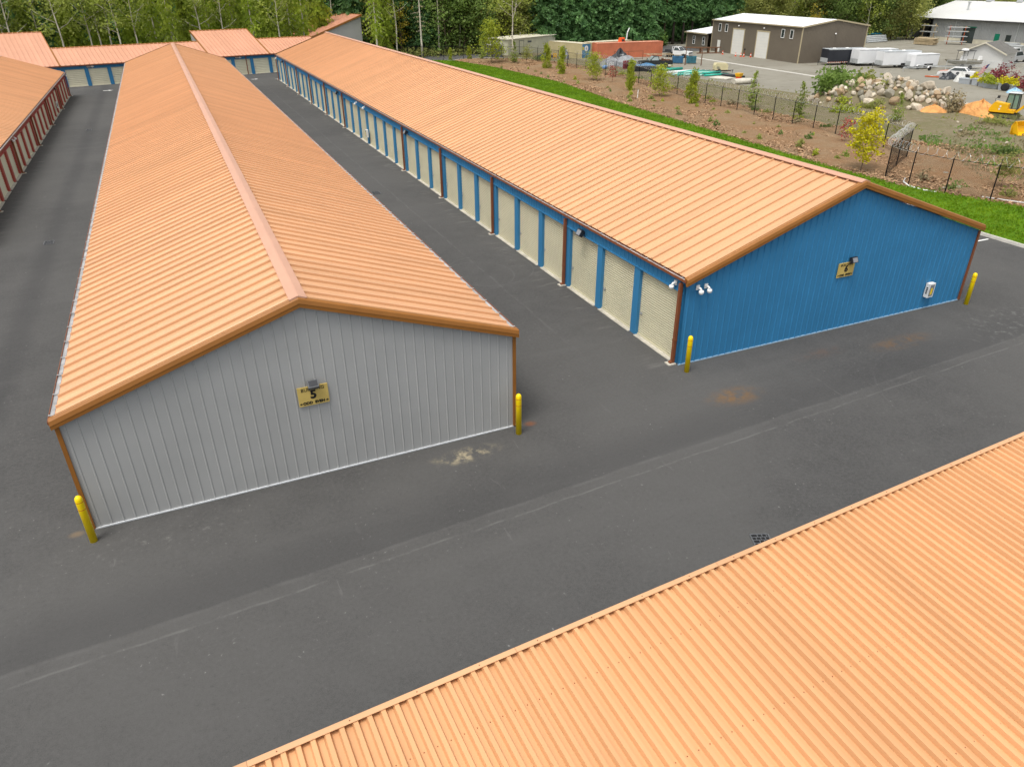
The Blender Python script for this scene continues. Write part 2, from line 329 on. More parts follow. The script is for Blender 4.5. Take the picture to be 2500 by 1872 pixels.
def text_mesh(txt, size, m, bold=0.0, ext=0.004):
    cu = bpy.data.curves.new('t', 'FONT'); cu.body = txt; cu.size = size; cu.align_x = 'CENTER'; cu.align_y = 'CENTER'; cu.offset = bold; cu.extrude = ext; cu.resolution_u = 3
    o = bpy.data.objects.new('t', cu); COL.objects.link(o); dg = bpy.context.evaluated_depsgraph_get(); dg.update()
    me = bpy.data.meshes.new_from_object(o.evaluated_get(dg)); bpy.data.objects.remove(o); bpy.data.curves.remove(cu)
    me.transform(Matrix.Rotation(rad(90), 4, 'X')); me.materials.clear(); me.materials.append(MATS[m]); return me   # stands upright, faces -y
def rng_(seed): return np.random.default_rng(seed)
# ------------------------------------------------------------------ ground, lot, lawn, beds
struct('ground', MB().face([(-1500,-1500,-0.03),(1500,-1500,-0.03),(1500,1500,-0.03),(-1500,1500,-0.03)]), 'forest_floor')
struct('parking_lot', MB().face([(-70,-70,0),(46.6,-70,0),(46.6,100,0),(50,123.5,0),(74,119.5,0),(74,131,0),(46,134,0),(-70,120,0)]), 'asphalt')
def poly_grid(name, m, left, right, n, k, z, amp, seed, zr=None):
    """ground strip between two polylines, gently uneven"""
    R = rng_(seed); mb = MB(); P = []
    def samp(pl, t):
        L = [0]
        for a, b in zip(pl, pl[1:]): L.append(L[-1]+math.dist(a, b))
        d = t*L[-1]
        for i in range(len(pl)-1):
            if d <= L[i+1]+1e-9:
                q = (d-L[i])/max(L[i+1]-L[i], 1e-9); return (pl[i][0]+(pl[i+1][0]-pl[i][0])*q, pl[i][1]+(pl[i+1][1]-pl[i][1])*q)
        return pl[-1]
    ph = R.random(6)*6
    for i in range(n+1):
        a = samp(left, i/n); b = samp(right, i/n)
        for j in range(k+1):
            q = j/k; x = a[0]+(b[0]-a[0])*q; y = a[1]+(b[1]-a[1])*q
            h = amp*(0.5*math.sin(x*0.7+ph[0])*math.sin(y*0.5+ph[1])+0.3*math.sin(x*1.9+ph[2])*math.sin(y*1.4+ph[3])+0.3*R.random()) if 0 < j < k else 0
            mb.v.append((x, y, z+max(0, h+amp*0.6*math.sin(math.pi*q))))
    for i in range(n):
        for j in range(k):
            a = i*(k+1)+j; mb.f.append((a, a+1, a+k+2, a+k+1)); mb.m.append(0)
    return struct(name, mb, m)
lawn_l = [(46.75,-20),(46.75,5),(46.75,20),(46.9,60),(47.5,100),(50.5,122.3)]
lawn_r = [(63,-12),(55.6,6),(51.6,18),(51.6,24),(54.4,61.4),(57.2,82.6),(56.5,106.5),(54.2,119.8)]
poly_grid('lawn', 'lawn', lawn_l, lawn_r, 90, 6, 0.10, 0.10, 1)
bed_r = [(90,-6),(78,12),(70,22),(66,30),(66,44),(67,58),(69.5,76),(71.5,95),(70.5,110),(66.5,118.5),(58.5,121.4)]
poly_grid('mulch_bed', 'mulch', lawn_r, bed_r, 110, 14, 0.08, 0.22, 2)
poly_grid('yard_ground', 'gravel', [(108,10),(86,38),(80,52),(78,70),(76,90),(76,106),(76,131)], [(330,-60),(330,0),(330,40),(320,80),(310,120),(300,160),(160,150)], 40, 30, 0.012, 0.0, 3)
poly_grid('earth_strip', 'bare_earth', bed_r, [(109,9),(87,37),(81,51),(79,69),(77,89),(77,105),(77,131)], 90, 10, 0.03, 0.20, 4)
struct('access_road', MB().face([(46,121.9,0.012),(74,117.5,0.012),(110,116,0.016),(112,131,0.016),(74,131.2,0.012),(46,134.2,0.012)]), 'asphalt_plain')
tag(MB().prism([(46.58,0),(46.78,0),(46.78,0.15),(46.62,0.15)], -22, 100, 'y').build('kerb', 'concrete_kerb'), kind='structure')
mbk = MB(); 
for a, b in zip([(50.2,122.0),(54,121.0),(57.5,122.2),(61.5,122.2),(66,119.6)], [(54,121.0),(57.5,122.2),(61.5,122.2),(66,119.6),(70,118.4)]):
    d = Vector((b[0]-a[0], b[1]-a[1], 0)); n = Vector((-d.y, d.x, 0)).normalized()*0.12; A = Vector((*a, 0)); B = Vector((*b, 0))
    mbk.add([A-n, B-n, B+n, A+n, A-n+Vector((0,0,.16)), B-n+Vector((0,0,.16)), B+n+Vector((0,0,.16)), A+n+Vector((0,0,.16))], [(4,5,6,7),(0,1,5,4),(2,3,7,6),(1,2,6,5),(3,0,4,7)])
tag(mbk.build('road_kerb', 'concrete_kerb'), kind='structure')
struct('concrete_strip', MB().prism([(0,0),(0.9,0),(0.9,0.06),(0,0.06)], 0, 39.5, 'y'), 'concrete_kerb', (95.1, 66.9, 0.0), rad(-3.5))
mbp = MB(); mbp.box(45.2, 46.3, 6.88, 7.0, 0.003, 0.007); tag(mbp.build('parking_line', 'line_white'), kind='structure')
def arrow_mark(x, y, ang, s):
    pts = [(-0.6,-0.12),(0.15,-0.12),(0.15,-0.34),(0.75,0),(0.15,0.34),(0.15,0.12),(-0.6,0.12)]
    return tag(MB().face([(p[0]*s, p[1]*s*1.4, 0.004) for p in pts]).build('painted_arrow', 'line_white', None, (x, y, 0), ang), kind='structure')
arrow_mark(-3.2, 103.6, rad(8), 0.95); arrow_mark(17.2, 108.0, rad(8), 0.8); arrow_mark(20.5, 106.9, rad(8), 0.5)
# ------------------------------------------------------------------ shared shapes
SEAM = [(0,0),(0.006,0.070),(0.055,0.074),(0.135,0),(0.36,-0.002),(0.372,0.008),(0.392,0.008),(0.404,0.0),(0.606,0)]
FLUTE = []
for i in range(5):
    b = i*0.1829; FLUTE += [(b,0),(b+0.020,0.072),(b+0.080,0.072),(b+0.100,0)]
FLUTE += [(0.913,0)]
def ribbed(x0, x1, z0, ztop, rib=0.305, dep=0.015, w=0.055, off=0.15, mi=0):
    """upright ribbed sheet in the plane y=0, ribs towards -y; ztop is a function of x"""
    xs = [(x0,0)]; k = math.ceil((x0-off)/rib); 
    while off+k*rib-w/2 < x1:
        c = off+k*rib
        for dx, d in ((-w/2,0),(-w/4,dep),(w/4,dep),(w/2,0)):
            if x0 < c+dx < x1: xs.append((c+dx, d))
        k += 1
    xs.append((x1,0)); mb = MB(); n = len(xs)
    for x, d in xs: mb.v.append((x, -d, z0))
    for x, d in xs: mb.v.append((x, -d, ztop(x)))
    for i in range(n-1): mb.f.append((i, i+1, n+i+1, n+i)); mb.m.append(mi)
    return mb
def door_mesh(w, h, pitch, dep, m):
    prof = []; z = 0.0
    while z < h-0.001:
        prof += [(0, z), (-dep*0.9, z+pitch*0.10), (-dep, z+pitch*0.35), (-dep*0.75, z+pitch*0.62), (0, z+pitch*0.72)]; z += pitch
    prof.append((0, h)); mb = MB(); n = len(prof)
    for y, z in prof: mb.v.append((0, y, z))
    for y, z in prof: mb.v.append((w, y, z))
    for i in range(n-1): mb.f.append((i, n+i, n+i+1, i+1)); mb.m.append(0)
    return mb.mesh('door', m)
def flood_lamp(name, loc, rz, label, dark='lamp_black', tilt=0.5, parent=None, sc=1.0):
    t = thing(name, label, 'floodlight', loc, rz, 'floodlights on the storage buildings')
    mb = MB(); c, s = math.cos(tilt), math.sin(tilt)
    mx = Matrix.Translation((0,-0.20*sc,0)) @ Matrix.Rotation(-tilt, 4, 'X')
    mb.box(-0.19*sc,0.19*sc,-0.10*sc,0.08*sc,-0.15*sc,0.15*sc,0,mx); mb.build('housing', dark, t)
    l = MB(); l.box(-0.155*sc,0.155*sc,-0.106*sc,-0.101*sc,-0.115*sc,0.115*sc,0,mx)
    l.build('lens', 'lens_grey' if dark != 'lamp_grey' else 'lamp_black', t)
    f = MB()
    for i in range(9): x = (-0.16+i*0.04)*sc; f.box(x-0.006,x+0.006,-0.09*sc,0.06*sc,0.151*sc,0.175*sc,0,mx)
    f.build('cooling_fins', dark, t)
    a = MB(); a.tube((0,0.0,-0.02),(0,-0.16*sc,0),0.03,n=8); a.box(-0.06,0.06,-0.02,0.0,-0.08,0.08); a.build('bracket', dark, t); return t
def dome_camera(loc, rz, label, name='security_camera'):
    t = thing(name, label, 'camera', loc, rz, 'security cameras on the storage buildings')
    MB().box(-0.07,0.07,-0.05,0,-0.09,0.09).build('mount', 'white_paint', t)
    MB().path([(0,-0.05,0),(0.02,-0.16,-0.01),(0.03,-0.22,-0.06)],0.045,7).build('arm', 'white_paint', t, smooth=True)
    MB().lathe([(0.02,0.06),(0.085,0.05),(0.10,0.0),(0.09,-0.06),(0.05,-0.10)],14,(0.03,-0.22,-0.12)).build('dome', 'white_paint', t, smooth=True); return t
def cabinet(loc, rz, label):
    t = thing('extinguisher_cabinet', label, 'cabinet', loc, rz)
    MB().box(-0.18,0.18,-0.2,0,-0.33,0.33).build('case', 'white_paint', t)
    MB().box(-0.13,0.13,-0.206,-0.201,-0.27,0.27).build('window', 'lens_grey', t)
    MB().box(-0.05,0.05,-0.211,-0.2065,-0.2,0.12).build('extinguisher', 'bollard_yellow', t)
    w = MB()
    for i in range(4): w.box(-0.184,-0.1805,-0.14,-0.06,-0.16+i*0.085,-0.10+i*0.085)
    w.build('lettering', 'ink_black', t); return t
def building_sign(num, loc, label):
    t = thing('building_sign', label, 'sign', loc, 0)
    MB().box(-0.44,0.44,-0.03,0,-0.31,0.31).build('plate', 'sign_gold', t)
    link('lettering', text_mesh('BUILDING', 0.15, 'ink_black', 0.0), t, (0,-0.034,0.215))
    link('number', text_mesh(num, 0.37, 'ink_black', 0.016), t, (0,-0.034,0.03))
    link('lettering', text_mesh('ODD', 0.12, 'ink_black', 0.006), t, (-0.185,-0.034,-0.225)); link('lettering', text_mesh('EVEN', 0.12, 'ink_black', 0.006), t, (0.165,-0.034,-0.225))
    for s in (-1, 1):
        a = MB(); a.face([(s*x, -0.034, z-0.225) for x, z in ((0.42,0),(0.375,0.045),(0.375,0.016),(0.335,0.016),(0.335,-0.016),(0.375,-0.016),(0.375,-0.045))]); a.build('arrow', 'ink_black', t)
    return t
# ------------------------------------------------------------------ long gabled storage buildings
def roof_side(par, sgn, W, rx, L, hw, slope, m, limit, name='roof_panel', eave=0.0, rise=0.2):
    """standing-seam sheets of one roof slope, local frame of the building; sgn -1 left, +1 right"""
    xe = -eave if sgn < 0 else W+eave; ze = hw+rise-slope*(eave-0.1); run = (rx-xe) if sgn < 0 else (xe-rx)
    xr = rx-0.02 if sgn < 0 else rx+0.02; zr = ze+slope*abs(xr-xe)
    def sheet():
        mb = MB(); n = len(SEAM)
        for y, h in SEAM: mb.v.append((xe, y, ze+h))
        for y, h in SEAM: mb.v.append((xr, y, zr+h))
        for i in range(n-1): mb.f.append((i, i+1, n+i+1, n+i) if sgn > 0 else (i, n+i, n+i+1, i+1)); mb.m.append(0)
        mb.face([(xe, 0, ze), (xe, 0.006, ze+0.070), (xe, 0.055, ze+0.074), (xe, 0.135, ze)])
        return mb
    me = sheet().mesh(name, m); N = int((L+0.2)/0.61)
    k = min(limit, N)
    for i in range(k): link(name, me, par, (0, -0.1+i*0.61, 0))
    if N > k:
        mb = MB()
        for i in range(k, N): 
            q = sheet(); q.v = [(x, y-0.1+i*0.61, z) for x, y, z in q.v]; mb.add(q.v, q.f)
        o = mb.build('roof_sheeting', m, par); o['kind'] = 'stuff'
    return xe, ze, zr
def ridge(par, rx, L, z, m, seg=6.1):
    n = int(math.ceil(L/seg)); w = 0.24; s = 0.33
    prof = [(-w,-w*s-0.025),(-w,-w*s),(-0.03,-0.005),(0.03,-0.005),(w,-w*s),(w,-w*s-0.025)]
    me = None; sg = (L+0.2)/n
    mb = MB().sheet(prof, 0, sg-0.006); mb.face([(p[0], 0, p[1]) for p in prof]); me = mb.mesh('ridge_cap', m)
    for i in range(n): link('ridge_cap', me, par, (rx, -0.12+i*sg, z))
def gutter(par, x, sgn, L, z, strap=1.2):
    w = 0.15*sgn; mb = MB()
    mb.box(min(x, x+0.012*sgn), max(x, x+0.012*sgn), -0.1, L+0.1, z-0.09, z)          # back
    mb.box(min(x+w-0.015*sgn, x+w), max(x+w-0.015*sgn, x+w), -0.1, L+0.1, z-0.09, z+0.012)   # front lip
    mb.box(min(x+0.012*sgn, x+w-0.015*sgn), max(x+0.012*sgn, x+w-0.015*sgn), -0.1, L+0.1, z-0.09, z-0.025, 1)
    mb.box(min(x, x+w), max(x, x+w), -0.115, -0.1005, z-0.09, z+0.010)
    g = mb.build('gutter', ['trim_rust', 'gutter_inside'], par); st = MB(); y = 0.2
    while y < L: st.box(min(x+0.012*sgn, x+w), max(x+0.012*sgn, x+w), y, y+0.05, z+0.016, z+0.022); y += strap
    o = st.build('gutter_strap', 'gutter_inside', g); o['kind'] = 'stuff'; return g
def rake(par, W, rx, hw, slope, y, m, out=-1, eave=0.14, rise=0.2):
    """folded edge trim of a gable: flat on the roof, sloped shoulder, upright drip"""
    for s in (-1, 1):
        xe = -eave+0.02 if s < 0 else W+eave-0.02; mb = MB()
        def Z(x): return hw+rise+0.065+slope*((x+0.1) if s < 0 else (W+0.1-x))
        prof = [(0.16,0.0),(0.02*out*-1,0.012),(-0.055,-0.03),(-0.085,-0.15),(-0.075,-0.155),(-0.075,-0.27),(-0.02,-0.285),(0.0,-0.28)]
        pts = []
        for x in (xe, rx):
            for py, pz in prof: pts.append((x, y+py if out < 0 else y-py, Z(x)+pz))
        n = len(prof); mb.add(pts, [(i, i+1, n+i+1, n+i) for i in range(n-1)])
        mb.face([pts[i] for i in range(n)]) 
        mb.build('rake_trim', m, par)
def gable_wall(par, W, rx, hw, slope, y, wm, flash, face=-1, panel=0.915, top=0.0, dep=0.015, rw=0.055):
    x = 0.0
    while x < W-1e-6:
        x1 = min(x+panel, W)
        cuts = [x]+([rx] if x < rx < x1 else [])+[x1]
        mb = MB()
        for a, b in zip(cuts, cuts[1:]):
            q = ribbed(a, b, 0.03, lambda t: min(hw+slope*t, hw+slope*(W-t)), 0.305, dep, rw); mb.add(q.v, q.f)
        mb.v = [(vx, vy+y, vz) for vx, vy, vz in mb.v] if face < 0 else [(vx, y-vy, vz) for vx, vy, vz in mb.v]
        mb.build('wall_panel', wm, par); x = x1
    mb = MB(); mb.box(0, W, y-0.045 if face < 0 else y+0.004, y-0.004 if face < 0 else y+0.035, 0.004, 0.042); mb.build('base_flashing', flash, par)
def door_row(par, loc, rz, n, pitch, first, opening, dh, top, wm, dm, rec=0.18, slat=0.1, spout=(), sill=True, endfill=(0.3, 0.3), latch=True):
    """row of roller doors in a local frame: +x along the wall, -y outwards; children of the building"""
    R = Matrix.Translation(Vector(loc)) @ Matrix.Rotation(rz, 4, 'Z')
    def put(name, me, x, y=0.0, z=0.0, parent=None):
        if parent is not None: return link(name, me, parent, (x, y, z))
        p = R @ Vector((x, y, z)); return link(name, me, par, p, rz)
    pw = pitch-opening; L = first*2+n*pitch-pw
    pil = MB().box(0, pw, 0, 0.36, 0, dh-0.002).mesh('pillar', wm)
    dme = door_mesh(opening-0.006, dh-0.03, slat, 0.05, dm)
    bar = MB().box(0, opening-0.006, -0.075, -0.052, 0.0, 0.06).mesh('bottom_bar', dm)
    lat = MB().box(0, 0.13, -0.08, -0.052, -0.05, 0.05).box(0.03,0.16,-0.095,-0.081,-0.012,0.012).mesh('latch', 'chrome_grey')
    sil = MB().box(0, opening, -0.10, rec-0.06, -0.01, 0.03).mesh('door_sill', 'sill_concrete')
    hd = ribbed(0, pitch-0.003, dh, lambda x: top, 0.305, 0.026, 0.07, 0.15); hd.box(0, pitch-0.003, 0.003, 0.35, dh, top-0.004); hd.box(0, pitch-0.003, -0.032, 0.0025, dh-0.004, dh+0.05); hme = hd.mesh('header_panel', wm)
    for k in range(n):
        x = first+k*pitch
        d = put('door', dme, x+0.003, rec, 0.03); put('bottom_bar', bar, 0, 0, 0, d)
        if latch: put('latch', lat, opening*0.035, 0, 1.02, d)
        put('header_panel', hme, x-pw/2)
        if sill: put('door_sill', sil, x)
        if k < n-1: put('pillar', pil, x+opening)
    for xx, w in ((0.0, first), (first+n*pitch-pw, first)):
        put('pillar', MB().box(0, w, 0, 0.36, 0, top-0.01).mesh('pillar', wm), xx)
    if spout:
        mb = MB(); mb.box(-0.06,0.06,-0.17,-0.045,0.12,top-0.02); mb.box(-0.065,0.065,-0.26,-0.06,0.05,0.119); mb.box(-0.075,0.075,-0.18,-0.04,1.0,1.05); sp = mb.mesh('downspout', 'trim_rust')
        ft = MB().box(-0.16,0.16,-0.36,-0.02,0.0,0.045).mesh('splash_pad', 'sill_concrete')
        for k in spout:
            x = 0.06 if k == 0 else first+k*pitch-pw*0.5 if k < n else L-0.06
            s = put('downspout', sp, x-0.14 if 0 < k < n else x); put('splash_pad', ft, 0, 0, 0, s)
    # backing wall behind the doors
    bw = MB().box(0.02, L-0.02, rec+0.19, rec+0.21, 0.0, top-0.02).mesh('inner_wall', wm); put('inner_wall', bw, 0)
    return R
def long_building(name, label, x0, y0, W, L, hw, rx, slope, wm, flash, lim, trim='trim_brown'):
    t = thing(name, label, 'storage building', (x0, y0, 0))
    gable_wall(t, W, rx, hw, slope, 0.0, wm, flash, dep=0.034 if wm == 'wall_blue' else 0.015, rw=0.075 if wm == 'wall_blue' else 0.055)
    MB().add([(0,L,0),(W,L,0),(W,L,hw),(rx,L,hw+slope*rx),(0,L,hw)], [(4,3,2,1,0)]).build('end_wall', wm, t)
    eL = roof_side(t, -1, W, rx, L, hw, slope, 'roof_copper', lim[0])
    eR = roof_side(t, 1, W, rx, L, hw, slope, 'roof_copper', lim[1])
    ridge(t, rx, L, eL[2]+0.115, 'ridge_metal')
    rake(t, W, rx, hw, slope, -0.12, trim); rake(t, W, rx, hw, slope, L+0.12, trim, out=1)
    gutter(t, -0.012, -1, L, hw+0.20); gutter(t, W+0.012, 1, L, hw+0.20)
    return t
# grey building 5
B5 = long_building('storage_building', 'long grey storage building with BUILDING 5 sign on its end wall', 0, 0, 12.87, 101.4, 3.42, 6.435, 0.338, 'wall_grey', 'flashing_light', (150, 150))
for x, s in ((0, -1), (12.87, 1)):
    MB().box(min(x, x+0.02*s), max(x, x+0.02*s), 0.03, 101.2, 0.0, 3.40).build('side_wall', 'wall_grey', B5)
    MB().box(min(x-0.03*s, x+0.075*s), max(x-0.03*s, x+0.075*s), -0.05, 0.075, 0.03, 3.40).build('corner_trim', 'trim_brown', B5)
# blue building 6
B6 = long_building('storage_building', 'long blue storage building with BUILDING 6 sign on its end wall', 20.60, 1.38, 15.92, 103.9, 3.39, 7.96, 0.345, 'wall_blue', 'flashing_blue', (168, 0))
MB().box(15.92, 15.94, 0.03, 103.8, 0.0, 3.37).build('side_wall', 'wall_blue', B6); MB().box(15.89, 16.0, -0.06, 0.06, 0.03, 3.37).build('corner_trim', 'trim_rust', B6)
door_row(B6, (0, 103.9, 0), rad(-90), 34, 3.045, 0.32, 2.62, 2.97, 3.40, 'wall_blue', 'door_cream', spout=(0, 3, 6, 9, 12, 15, 22, 25, 28, 31, 34))
# red building on the left edge
B4 = thing('storage_building', 'long storage building with dark red pillars on the left edge', 'storage building', (-7.62, 29.3, 0))
W4, L4, hw4, s4 = 13.0, 70.2, 2.78, 0.338
MB().add([(0,L4,0),(-W4,L4,0),(-W4,L4,hw4),(-W4/2,L4,hw4+s4*W4/2),(0,L4,hw4)], [(0,1,2,3,4)]).build('end_wall', 'wall_red', B4)
MB().box(-W4-0.02, -W4, 0, L4, 0, hw4).build('side_wall', 'wall_red', B4)
MB().add([(0,0,0),(-W4,0,0),(-W4,0,hw4),(-W4/2,0,hw4+s4*W4/2),(0,0,hw4)], [(4,3,2,1,0)]).build('end_wall', 'wall_red', B4)
def b4_roof():
    xe, ze = 0.16, hw4+0.2; xr = -W4/2; zr = ze+s4*(xe-xr); n = len(SEAM)
    mb = MB()
    for y, h in SEAM: mb.v.append((xe, y, ze+h))
    for y, h in SEAM: mb.v.append((xr, y, zr+h))
    for i in range(n-1): mb.f.append((i, i+1, n+i+1, n+i)); mb.m.append(0)
    me = mb.mesh('roof_panel', 'roof_copper')
    for i in range(115): link('roof_panel', me, B4, (0, -0.1+i*0.61, 0))
    me2 = mb.mesh('roof_panel', 'roof_copper'); me2.transform(Matrix.Translation((-W4,0,0)) @ Matrix.Scale(-1, 4, (1,0,0)))
    for i in range(115): link('roof_panel', me2, B4, (0, -0.1+i*0.61, 0))
    ridge(B4, -W4/2, L4, zr+0.075, 'ridge_metal')
b4_roof(); gutter(B4, 0.15, 1, L4, hw4+0.14)
door_row(B4, (0, 0, 0), rad(90), 23, 3.045, 0.32, 2.55, 2.35, 2.78, 'wall_red', 'door_pale', spout=(3, 7, 11, 15, 19, 23), slat=0.12)
# ------------------------------------------------------------------ back building across the end of the lanes
AB = rad(11.92); uB = Vector((math.cos(AB), math.sin(AB), 0)); nB = Vector((-math.sin(AB), math.cos(AB), 0)); OB = Vector((0, 111.78, 0))
BB = thing('storage_building', 'low blue fronted storage building across the far end of the lanes', 'storage building', OB, AB)
hB, sB = 2.92, 0.333
def bb_block(u0, u1, depth, wm):
    zt = hB+sB*depth
    MB().add([(u0,0.4,0),(u1,0.4,0),(u1,depth,0),(u0,depth,0),(u0,0.4,hB),(u1,0.4,hB),(u1,depth,zt-0.1),(u0,depth,zt-0.1)], [(1,2,6,5),(2,3,7,6),(3,0,4,7)]).build('wall', wm, BB)
    n = int(round((u1-u0)/0.61)); w = (u1-u0)/n
    prof = [(0,0),(0.0,0.10),(0.06,0.10),(0.06,0),(w-0.002,0)]
    mb = MB(); k = len(prof)
    for x, h in prof: mb.v.append((x, -0.3, hB-0.02+h))
    for x, h in prof: mb.v.append((x, depth+0.05, hB-0.02+sB*(depth+0.35)+h))
    for i in range(k-1): mb.f.append((i, k+i, k+i+1, i+1)); mb.m.append(0)
    me = mb.mesh('roof_panel', 'roof_pink')
    for i in range(n): link('roof_panel', me, BB, (u0+i*w, 0, 0))
    z = hB+sB*(depth+0.35)
    MB().prism([(depth-0.12,z-0.02),(depth+0.12,z+0.07),(depth+0.15,z-0.2),(depth+0.07,z-0.2),(depth+0.06,z-0.02)], u0-0.1, u1+0.1, 'x').build('top_trim', 'trim_brown', BB)
    for u in (u0, u1):
        y0, y1 = -0.3, depth+0.1; zz = lambda y: hB+sB*(y+0.3)
        MB().add([(u-0.06,y0,zz(y0)-0.22),(u+0.06,y0,zz(y0)-0.22),(u+0.06,y1,zz(y1)-0.22),(u-0.06,y1,zz(y1)-0.22),(u-0.06,y0,zz(y0)+0.06),(u+0.06,y0,zz(y0)+0.06),(u+0.06,y1,zz(y1)+0.06),(u-0.06,y1,zz(y1)+0.06)],
                 [(0,3,2,1),(4,5,6,7),(0,1,5,4),(1,2,6,5),(2,3,7,6),(3,0,4,7)]).build('side_trim', 'trim_brown', BB)
bb_block(-27.0, -9.1, 11.2, 'wall_grey'); bb_block(-8.97, 11.93, 5.45, 'wall_grey'); bb_block(12.06, 21.4, 9.42, 'wall_grey'); bb_block(21.53, 31.0, 5.4, 'wall_grey')
MB().box(-27, 31, -0.42, -0.302, hB-0.16, hB-0.02).build('gutter', 'trim_rust', BB)
door_row(BB, (-27.06, 0, 0), 0, 19, 3.03, 0.30, 2.52, 2.33, 2.90, 'wall_blue', 'door_pale', rec=0.15, slat=0.24, spout=(), sill=True)
for u in (-0.5, 17.5):
    MB().box(u-0.05, u+0.05, -0.17, -0.04, 0.02, 2.75).build('downspout', 'trim_rust', BB)
for u, lb in ((-5.2, 'white arrow sign on the blue back building between the left lane doors'), (16.3, 'white arrow sign on the blue back building at the end of the right lane')):
    p = OB+uB*u; t = thing('arrow_sign', lb, 'sign', (p.x-nB.x*0.05, p.y-nB.y*0.05, 2.56), AB)
    MB().box(-0.52,0.35,-0.03,0.0,-0.15,0.15).build('plate', 'lamp_black', t)
    MB().face([(x,-0.036,z) for x, z in ((-0.47,-0.085),(0.20,-0.085),(0.20,-0.17),(0.52,0),(0.20,0.17),(0.20,0.085),(-0.47,0.085))]).build('arrow', 'white_paint', t)
    mb = MB()
    for i in range(4): mb.box(-0.40+i*0.13,-0.31+i*0.13,-0.0405,-0.0365,-0.04,0.045)
    mb.build('lettering', 'lamp_grey', t)
# tall grey block at the right end of the back building
TB = thing('storage_building', 'tall grey block with single sloped copper roof beyond the blue building', 'storage building', (31.2, 134.0, 0), rad(10))
dW, dL, z0t = 10.4, 10.6, 3.95
MB().add([(0,0,0),(dW,0,0),(dW,dL,0),(0,dL,0),(0,0,z0t),(dW,0,z0t+sB*dW-0.05),(dW,dL,z0t+sB*dW-0.05),(0,dL,z0t)], [(0,1,5,4),(1,2,6,5),(2,3,7,6),(3,0,4,7)]).build('wall', 'wall_grey', TB)
mb = MB(); n = 17; w = (dL+0.3)/n
prof = [(0,0),(0.0,0.05),(0.035,0.05),(0.035,0),(w-0.002,0)]; k = len(prof)
for y, h in prof: mb.v.append((-0.3, y, z0t-0.08+h))
for y, h in prof: mb.v.append((dW+0.12, y, z0t-0.08+sB*(dW+0.42)+h))
for i in range(k-1): mb.f.append((i, i+1, k+i+1, k+i)); mb.m.append(0)
me = mb.mesh('roof_panel', 'roof_pink')
for i in range(n): link('roof_panel', me, TB, (0, -0.15+i*w, 0))
for y in (-0.2, dL+0.2):
    MB().prism([(-0.35,z0t-0.3),(dW+0.15,z0t-0.3+sB*(dW+0.5)),(dW+0.15,z0t+0.0+sB*(dW+0.5)),(-0.35,z0t+0.0)], y-0.06, y+0.06).build('rake_trim', 'trim_brown', TB)
MB().box(dW+0.121, dW+0.25, -0.14, dL+0.14, z0t+sB*dW-0.15, z0t+sB*dW+0.16).build('top_trim', 'trim_brown', TB)
# ------------------------------------------------------------------ near roof under the camera (building 7)
A7 = rad(3.4); B7 = thing('storage_building', 'corrugated copper roofed building filling the bottom right corner', 'storage building', (3.56, -12.95, 0), A7)
z7, s7, d7 = 5.06, 0.08, 13.0
fl = MB(); n = len(FLUTE)
for x, h in FLUTE: fl.v.append((x, 0.02, z7+h))
for x, h in FLUTE: fl.v.append((x, -d7, z7-s7*d7+h))
for i in range(n-1): fl.f.append((i, n+i, n+i+1, i+1)); fl.m.append(0)
fme = fl.mesh('roof_panel', 'roof_copper_flute')
scr = MB()
for r in range(9):
    y = -0.75-r*1.5
    for c in range(5): x = c*0.1829+0.145; scr.lathe([(0.008,0.0),(0.008,0.005),(0.004,0.009)],6,(x,y,z7+s7*y))
sme = scr.mesh('roof_screw', 'trim_rust')
for i in range(-9, 24):
    p = link('roof_panel', fme, B7, (i*0.9144, 0, 0)); q = link('roof_screw', sme, p); q['kind'] = 'stuff'
seg = 3.66
for i in range(-3, 6):
    mb = MB(); mb.sheet([(-0.035,z7+0.082),(-0.033,z7+0.089),(0.045,z7+0.096),(0.06,z7+0.08),(0.063,z7-0.16),(0.05,z7-0.17)], 0, seg-0.004, 'x'); o = mb.build('top_trim', 'roof_copper', B7, (i*seg, 0, 0))
    sc2 = MB()
    for k in range(4): sc2.lathe([(0.009,0.0),(0.009,0.006),(0.004,0.01)],6,(0.35+k*0.914,0.005,z7+0.0905))
    s_ = sc2.build('trim_screw', 'trim_rust', o); s_['kind'] = 'stuff'
MB().box(-10.9, 21.8, -d7+0.5, 0.03, 0, z7-1.1).build('wall', 'wall_blue', B7)
MB().box(-10.9, 21.8, -0.03, 0.029, z7-1.098, z7-0.02).build('upper_wall', 'wall_blue', B7)
# ------------------------------------------------------------------ fittings of the storage buildings
building_sign('5', (6.44, -0.03, 2.80), 'gold sign reading BUILDING 5, ODD and EVEN on the grey end wall')
building_sign('6', (28.64, 1.35, 2.75), 'gold sign reading BUILDING 6, ODD and EVEN on the blue end wall')
flood_lamp('floodlight', (6.46, -0.03, 3.22), 0, 'grey floodlight above the BUILDING 5 sign', 'lamp_grey', 0.9, sc=0.8)
flood_lamp('floodlight', (28.82, 1.35, 3.17), 0, 'dark floodlight above the BUILDING 6 sign', 'lamp_black', 0.45, sc=0.8)
for y, lb in ((9.2, 'dark floodlight over the third roller door from the blue corner'), (36.9, 'dark floodlight halfway along the blue building front'), (61.5, 'distant dark floodlight over the blue building doors'), (98.1, 'farthest floodlight near the end of the blue building')):
    flood_lamp('floodlight', (20.57, y, 3.17), rad(-90), lb)
flood_lamp('floodlight', (-7.59, 84.5, 2.6), rad(90), 'dark floodlight on the red pillared building', sc=0.9)
dome_camera((21.08, 1.35, 3.22), 0, 'left white dome camera of the pair on the blue end wall'); dome_camera((21.46, 1.35, 3.22), 0, 'right white dome camera of the pair on the blue end wall')
